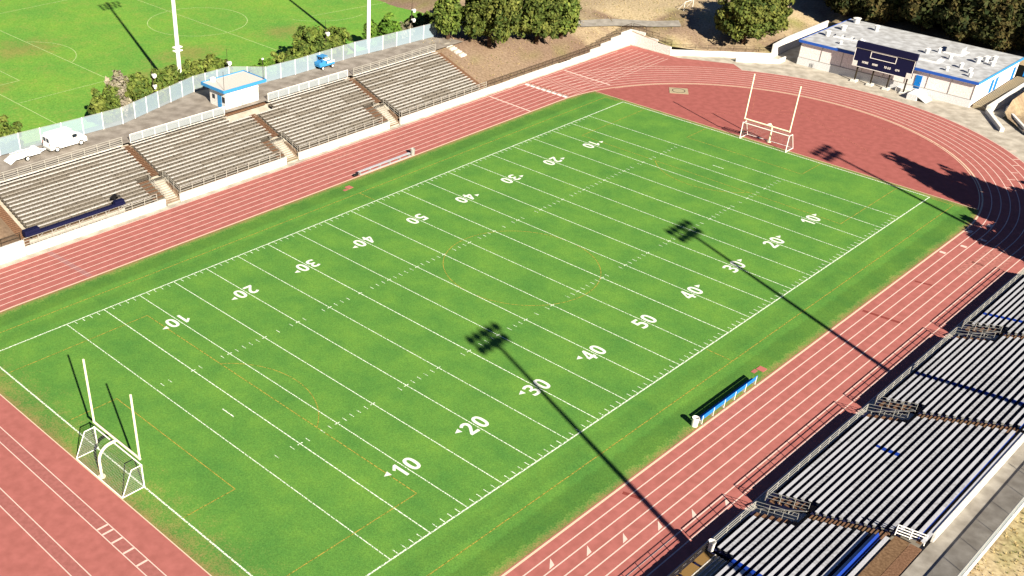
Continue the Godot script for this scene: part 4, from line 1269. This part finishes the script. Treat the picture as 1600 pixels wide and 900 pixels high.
func soccer_pitch() -> void:
	var r := Rect2(-130, -230, 210, 167)
	var worn := func(x: float, z: float, n: float) -> float:
		var px := x - 130.0
		var pz := z - 230.0
		var k := clampf((n - 0.66) * 2.2, 0.0, 0.4)
		for q in [[4.0, -80.0, 5.0], [-19.0, -92.0, 4.0], [14.0, -85.0, 6.0], [34.0, -84.0, 5.0], [-6.0, -106.0, 7.0]]:
			var e: float = Vector2(px - q[0], (pz - q[1]) * 1.4).length() / q[2]
			k = maxf(k, clampf((n - 0.3) * 1.6 - e * 0.5 + 0.2, 0.0, 0.55))
		return k
	var m := turf_mat("pitch_turf", turf(1400, 1113, 77, r.size, worn, Vector3(1.18, 1.13, 1.05)))
	var poly := PackedVector2Array([Vector2(-130, -230), Vector2(80, -230), Vector2(80, -78), Vector2(60, -69), Vector2(46, -66.4), Vector2(-130, -66.4)])
	var f := struct("soccer_pitch", turf_sheet(poly, 2.16, r), m, "bright green soccer pitch with faded white lines behind the stand")
	var y := 2.17
	var o := [[Vector2(-19.2, -140), Vector2(-19.2, -68)], [Vector2(-19.2, -82.4), Vector2(-3.0, -82.4), Vector2(-3.0, -122.6), Vector2(-19.2, -122.6)], [Vector2(-19.2, -91.6), Vector2(-13.8, -91.6), Vector2(-13.8, -110), Vector2(-19.2, -110)], arc(Vector2(-8.2, -101.5), 9.15, -0.96, 0.96, 24), arc(Vector2(26.7, -99.3), 9.15, 0, TAU, 60), [Vector2(26.7, -135), Vector2(26.5, -70)], [Vector2(-60, -128), Vector2(60, -128)], [Vector2(44, -88), Vector2(70, -84)], arc(Vector2(50, -92), 10, 1.3, 2.8, 16)]
	for q in o:
		strip(f, "pitch_line", M.pitch_line, q, 0.14, y)

# ---------------------------------------------------------------- trees
func crown_mesh(key: int, size: Vector3, leaf: float, count: int, tones: Array, lumps := 22, flat := 0.35) -> ArrayMesh:
	rng.seed = key
	var blobs := []
	for i in lumps:
		var d := Vector3(rng.randfn(), rng.randfn(), rng.randfn()).normalized()
		d.y = maxf(d.y, -0.55)
		var k := rng.randf_range(0.4, 0.72)
		blobs.append([Vector3(d.x * size.x, d.y * size.y, d.z * size.z) * k, rng.randf_range(0.2, 0.44), rng.randf()])
		# smaller sprays that break the outline
		for j in 2:
			var e := (d + Vector3(rng.randfn(), rng.randfn(), rng.randfn()) * 0.45).normalized()
			e.y = maxf(e.y, -0.6)
			blobs.append([Vector3(e.x * size.x, e.y * size.y, e.z * size.z) * rng.randf_range(0.72, 1.0), rng.randf_range(0.09, 0.19), rng.randf()])
	blobs.append([Vector3.ZERO, 0.5, 0.5])
	var v := PackedVector3Array()
	var nn := PackedVector3Array()
	var cc := PackedColorArray()
	for i in count:
		var b: Array = blobs[rng.randi() % blobs.size()]
		if b[1] < 0.2 and rng.randf() < 0.55:
			b = blobs[(rng.randi() % lumps) * 3]
		var d := Vector3(rng.randfn(), rng.randfn(), rng.randfn()).normalized()
		var rad: float = b[1] * (1.0 - 0.45 * pow(rng.randf(), 2.0))
		var p: Vector3 = b[0] + Vector3(d.x * size.x, d.y * size.y, d.z * size.z) * rad
		if p.y < -size.y * 0.86:
			continue
		var n := (d + Vector3(rng.randfn(), rng.randfn(), rng.randfn()) * 0.55 + Vector3(0, flat, 0)).normalized()
		var a := n.cross(Vector3(rng.randfn(), rng.randfn(), rng.randfn())).normalized()
		var c := n.cross(a)
		var s := leaf * rng.randf_range(0.55, 1.25)
		var col: Color = tones[rng.randi() % tones.size()]
		col = col.lerp(tones[int(b[2] * tones.size()) % tones.size()], 0.5)
		col = col * rng.randf_range(0.75, 1.2)
		col.a = 1.0
		var tip := p + a * s
		var q := [p - a * s * 0.6, p + c * s * 0.45, tip, p - c * s * 0.45]
		for t in [0, 1, 2, 0, 2, 3]:
			v.append(q[t])
			nn.append(n)
			cc.append(col)
	var arr := []
	arr.resize(Mesh.ARRAY_MAX)
	arr[Mesh.ARRAY_VERTEX] = v
	arr[Mesh.ARRAY_NORMAL] = nn
	arr[Mesh.ARRAY_COLOR] = cc
	var m := ArrayMesh.new()
	m.add_surface_from_arrays(Mesh.PRIMITIVE_TRIANGLES, arr)
	return m

func trunk_mesh(key: int, high: float, r: float, spread: float) -> ArrayMesh:
	rng.seed = key + 500
	var st := st_new()
	var lean := Vector3(rng.randf_range(-0.3, 0.3), 0, rng.randf_range(-0.3, 0.3))
	var a := Vector3(0, -0.5, 0)
	for i in 4:
		var b := Vector3(0, high * (i + 1) / 4.0, 0) + lean * (i + 1) * 0.5
		add_rod(st, a, b, lerpf(r * 1.25, r * 0.5, i / 4.0), lerpf(r * 1.25, r * 0.5, (i + 1) / 4.0), 8)
		a = b
	for i in 6:
		var t := rng.randf() * TAU
		var from := Vector3(0, high * rng.randf_range(0.4, 0.95), 0) + lean
		var to := from + Vector3(cos(t) * spread, spread * rng.randf_range(0.35, 0.9), sin(t) * spread) * rng.randf_range(0.5, 0.85)
		add_rod(st, from, to, r * 0.42, r * 0.12, 6)
	return done(st)

func tones(list: Array) -> Array:
	var out := []
	for c in list:
		out.append(srgb(c[0], c[1], c[2]).srgb_to_linear())
	return out

func tree(called: String, label: String, category: String, at: Vector3, crown: Mesh, cy: float, trunk: Mesh, turn := 0.0, scale := 1.0, group := "") -> void:
	var t := thing(called, label, category, at, group)
	t.rotation.y = turn
	t.scale = Vector3.ONE * scale
	var c := MeshInstance3D.new()
	c.name = "crown"
	c.mesh = crown
	c.material_override = M.leaf
	c.position = Vector3(0, cy, 0)
	t.add_child(c, true)
	var k := MeshInstance3D.new()
	k.name = "trunk"
	k.mesh = trunk
	k.material_override = M.bark
	t.add_child(k, true)

func trees() -> void:
	var olive := tones([[92, 108, 46], [76, 94, 40], [110, 118, 56], [60, 78, 36]])
	var green := tones([[74, 106, 36], [62, 92, 32], [90, 116, 44]])
	var dry := tones([[132, 126, 112], [118, 112, 96], [146, 138, 120], [96, 100, 62]])
	var oak := tones([[84, 94, 42], [68, 82, 36], [104, 108, 52], [52, 66, 30]])
	var dark := tones([[50, 57, 30], [38, 47, 25], [60, 64, 35], [76, 66, 38]])
	# bushes on the bank behind the fence: x, z, half width, height, tones, label
	var list := [
		[-14.6, -64.6, 2.3, 6.2, olive, "rounded olive bush at the outer end of the row behind the fence"],
		[-11.6, -65.2, 2.6, 7.0, dry, "grey leafless bush between two olive bushes behind the fence"],
		[-8.6, -65.2, 2.8, 6.6, olive, "olive bush beside the post with two round loudspeakers"],
		[-3.6, -64.6, 3.0, 6.4, olive, "olive bush between the loudspeaker post and the floodlight pole"],
		[5.0, -66.4, 3.2, 6.0, olive, "wide olive bush behind the press box"],
		[1.0, -64.9, 2.5, 6.2, olive, "olive bush hiding the foot of the floodlight pole by the press box"],
		[-31.5, -65.0, 3.6, 5.2, olive, "low spreading bush behind the trailer"],
		[-36.5, -65.4, 3.4, 5.0, olive, "low bush past the trailer end of the fence"],
		[20.6, -65.4, 3.4, 5.0, olive, "wide olive bush behind the light blue cart"],
		[25.2, -65.6, 3.4, 6.6, olive, "tallest olive bush behind the light blue cart"],
		[29.4, -65.2, 2.9, 6.0, olive, "tall olive bush between the cart and the second floodlight"],
		[15.6, -66.4, 2.2, 3.0, green, "small dark green shrub on the bank beside the press box field edge"],
		[40.6, -64.6, 3.1, 5.4, green, "round bright green bush beside the second floodlight pole"],
		[46.2, -64.8, 1.8, 3.4, dry, "small brown bush under the white loudspeaker box"],
		[51.0, -65.6, 3.0, 4.0, olive, "low olive bush at the end of the screened fence"],
	]
	var n := 0
	for b in list:
		var at := Vector3(b[0], 0, b[1])
		at.y = hill(Vector2(b[0], b[1]))
		var h: float = b[3]
		tree("bush", b[5], "bush", at, crown_mesh(40 + n, Vector3(b[2] * (0.9 if b[4] == dry else 1.15), h * 0.54, b[2]), 0.42, 6500, b[4], 16), h * 0.48, trunk_mesh(40 + n, h * 0.5, 0.12, b[2] * 0.5))
		n += 1
	# trees on the brown bank
	var big := [
		[46.0, -54.6, 2.5, 8.6, olive, "narrow leaning olive tree at the top corner of the wooden stand", 6000],
		[51.0, -49.6, 4.8, 12.0, oak, "large oak with dark trunk on the bank beside the wooden stand", 13000],
		[60.9, -47.2, 3.9, 10.0, oak, "second large oak standing on the brown bank", 10000],
		[67.2, -46.8, 3.0, 7.6, olive, "rounded yellowish tree at the end of the oak row by the path", 7000],
		[57.4, -56.5, 3.6, 9.5, oak, "oak half hidden behind the gap between the large oaks", 8000],
		[92.2, -25.2, 5.6, 10.0, oak, "spreading oak in front of the clubhouse path", 15000],
		[98.2, -25.0, 5.0, 10.5, oak, "tall oak leaning against the spreading oak near the clubhouse", 12000],
	]
	for b in big:
		var at := Vector3(b[0], hill(Vector2(b[0], b[1])), b[1])
		var h: float = b[3]
		tree("oak_tree" if b[4] == oak else "olive_tree", b[5], "tree", at, crown_mesh(80 + n, Vector3(b[2], h * 0.5, b[2]), 0.46, b[6], b[4], 34), h * 0.5, trunk_mesh(80 + n, h * 0.55, 0.3, b[2] * 0.6))
		n += 1
	# dark wood behind the clubhouse
	var cr := []
	var tr := []
	for k in 3:
		cr.append(crown_mesh(300 + k, Vector3(5.0, 6.0, 5.0), 0.6, 12000, dark, 34))
		tr.append(trunk_mesh(300 + k, 6.0, 0.35, 3.2))
	var spots := []
	rng.seed = 77
	for i in 5:
		for j in 13:
			spots.append([116.8 + 6.6 * i + rng.randf_range(-1.6, 1.6), -50.0 + 7.4 * j + rng.randf_range(-1.8, 1.8)])
	var made := 0
	for s in spots:
		if s[1] < -22.0 and s[0] < 122.0 - (s[1] + 22.0) * 0.6:
			continue
		var at := Vector3(s[0], hill(Vector2(s[0], s[1])), s[1])
		rng.seed = 900 + made
		tree("wood_tree", "dark green tree of the dense wood behind the clubhouse", "tree", at, cr[made % 3], 5.2, tr[made % 3], rng.randf() * TAU, rng.randf_range(0.85, 1.2), "trees of the wood behind the clubhouse")
		made += 1
	# tall conifers past the last aluminium section: their shade falls over the track corner
	var cm := crown_mesh(700, Vector3(2.6, 9.6, 2.6), 0.6, 9000, green, 40)
	var tm := trunk_mesh(700, 14.0, 0.4, 1.6)
	var ob := crown_mesh(760, Vector3(4.6, 5.2, 4.6), 0.6, 12000, green, 34)
	var ot := trunk_mesh(760, 6.0, 0.35, 2.8)
	for q in [[44.6, 50.5, 1.0], [50.0, 48.6, 0.95], [55.5, 48.8, 1.05], [61.0, 48.0, 0.9]]:
		tree("broadleaf_tree", "broad dense tree past the end of the aluminium stand", "tree", Vector3(q[0], hill(Vector2(q[0], q[1])), q[1]), ob, 5.4, ot, q[0], q[2], "broad trees past the aluminium stand")
	for q in [[50.4, 50.0, 1.04], [54.6, 51.5, 0.86]]:
		tree("conifer", "tall narrow conifer past the end of the aluminium stand", "tree", Vector3(q[0], hill(Vector2(q[0], q[1])), q[1]), cm, 11.2, tm, q[0], q[2], "conifers past the aluminium stand")

func tufts() -> void:
	var st := st_new()
	rng.seed = 4242
	for i in 9:
		var a := rng.randf() * TAU
		var d := Vector3(cos(a), 0, sin(a))
		var s := d.cross(Vector3.UP) * 0.05
		var top := d * rng.randf_range(0.1, 0.35) + Vector3(0, rng.randf_range(0.15, 0.4), 0)
		for v in [d * 0.04 - s, top, d * 0.04 + s]:
			st.add_vertex(v)
	var mesh := done(st)
	for q in [["dry_grass", srgb(186, 168, 122), 2600, "dry straw tufts scattered over the brown banks"], ["weeds", srgb(112, 118, 64), 900, "green weeds scattered over the dry banks"]]:
		var mm := MultiMesh.new()
		mm.transform_format = MultiMesh.TRANSFORM_3D
		mm.mesh = mesh
		var list := []
		while list.size() < q[2]:
			var p := Vector2(rng.randf_range(41.5, 112), rng.randf_range(-66, -20))
			if rng.randf() < 0.25:
				p = Vector2(rng.randf_range(-25, 10), rng.randf_range(57.4, 63))
			if not Geometry2D.is_point_in_polygon(p, bowl) and (p.y > 0 or p.y > -57 or p.x > 60):
				list.append(Transform3D(Basis(Vector3.UP, rng.randf() * TAU).scaled(Vector3.ONE * rng.randf_range(0.22, 0.75)), Vector3(p.x, hill(p) + 0.03, p.y)))
		mm.instance_count = list.size()
		for i in list.size():
			mm.set_instance_transform(i, list[i])
		var o := MultiMeshInstance3D.new()
		o.name = q[0]
		o.multimesh = mm
		var m := mat(q[0], q[1], 1.0)
		m.cull_mode = BaseMaterial3D.CULL_DISABLED
		o.material_override = m
		o.set_meta("kind", "stuff")
		tag(o, q[3], "grass")
		add_child(o)

# ---------------------------------------------------------------- main
func _ready() -> void:
	# camera, fitted to the field markings
	var cam := Camera3D.new()
	cam.name = "camera"
	cam.position = Vector3(-89.8476, 58.7628, 66.8655)
	cam.rotation_order = EULER_ORDER_YXZ
	cam.rotation = Vector3(-0.61967, -0.76645, 0.01063)
	cam.near = 0.5
	cam.far = 2000.0
	var f := 1659.25
	cam.projection = Camera3D.PROJECTION_FRUSTUM
	cam.size = cam.near * 900.0 / f
	cam.frustum_offset = Vector2(232.847, 181.656) * cam.near / f
	add_child(cam)
	cam.current = true
	# sky and sun
	var env := Environment.new()
	env.background_mode = Environment.BG_SKY
	var sky := Sky.new()
	var sm := ProceduralSkyMaterial.new()
	sm.sky_top_color = Color(0.26, 0.38, 0.62)
	sm.sky_horizon_color = Color(0.64, 0.72, 0.82)
	sm.ground_bottom_color = Color(0.2, 0.2, 0.18)
	sm.ground_horizon_color = Color(0.5, 0.6, 0.7)
	sky.sky_material = sm
	env.sky = sky
	env.background_energy_multiplier = 0.24
	env.tonemap_mode = Environment.TONE_MAPPER_LINEAR
	env.tonemap_exposure = 2.5
	env.sdfgi_enabled = true
	env.ssao_enabled = true
	env.ssil_enabled = true
	var we := WorldEnvironment.new()
	we.name = "environment"
	we.environment = env
	add_child(we)
	var sun := DirectionalLight3D.new()
	sun.name = "sun"
	sun.look_at_from_position(Vector3.ZERO, Vector3(6.15, -9.6, -15.55), Vector3.UP)
	sun.light_energy = 1.6
	sun.light_color = Color(1.0, 0.955, 0.88)
	sun.light_angular_distance = 0.5
	sun.shadow_enabled = true
	add_child(sun)
	materials()
	terrain()
	playing_field()
	soccer_pitch()
	home_stand()
	visitor_stand()
	press_box()
	far_end()
	goals()
	floodlights()
	benches()
	vehicles()
	small_posts()
	trees()
	tufts()
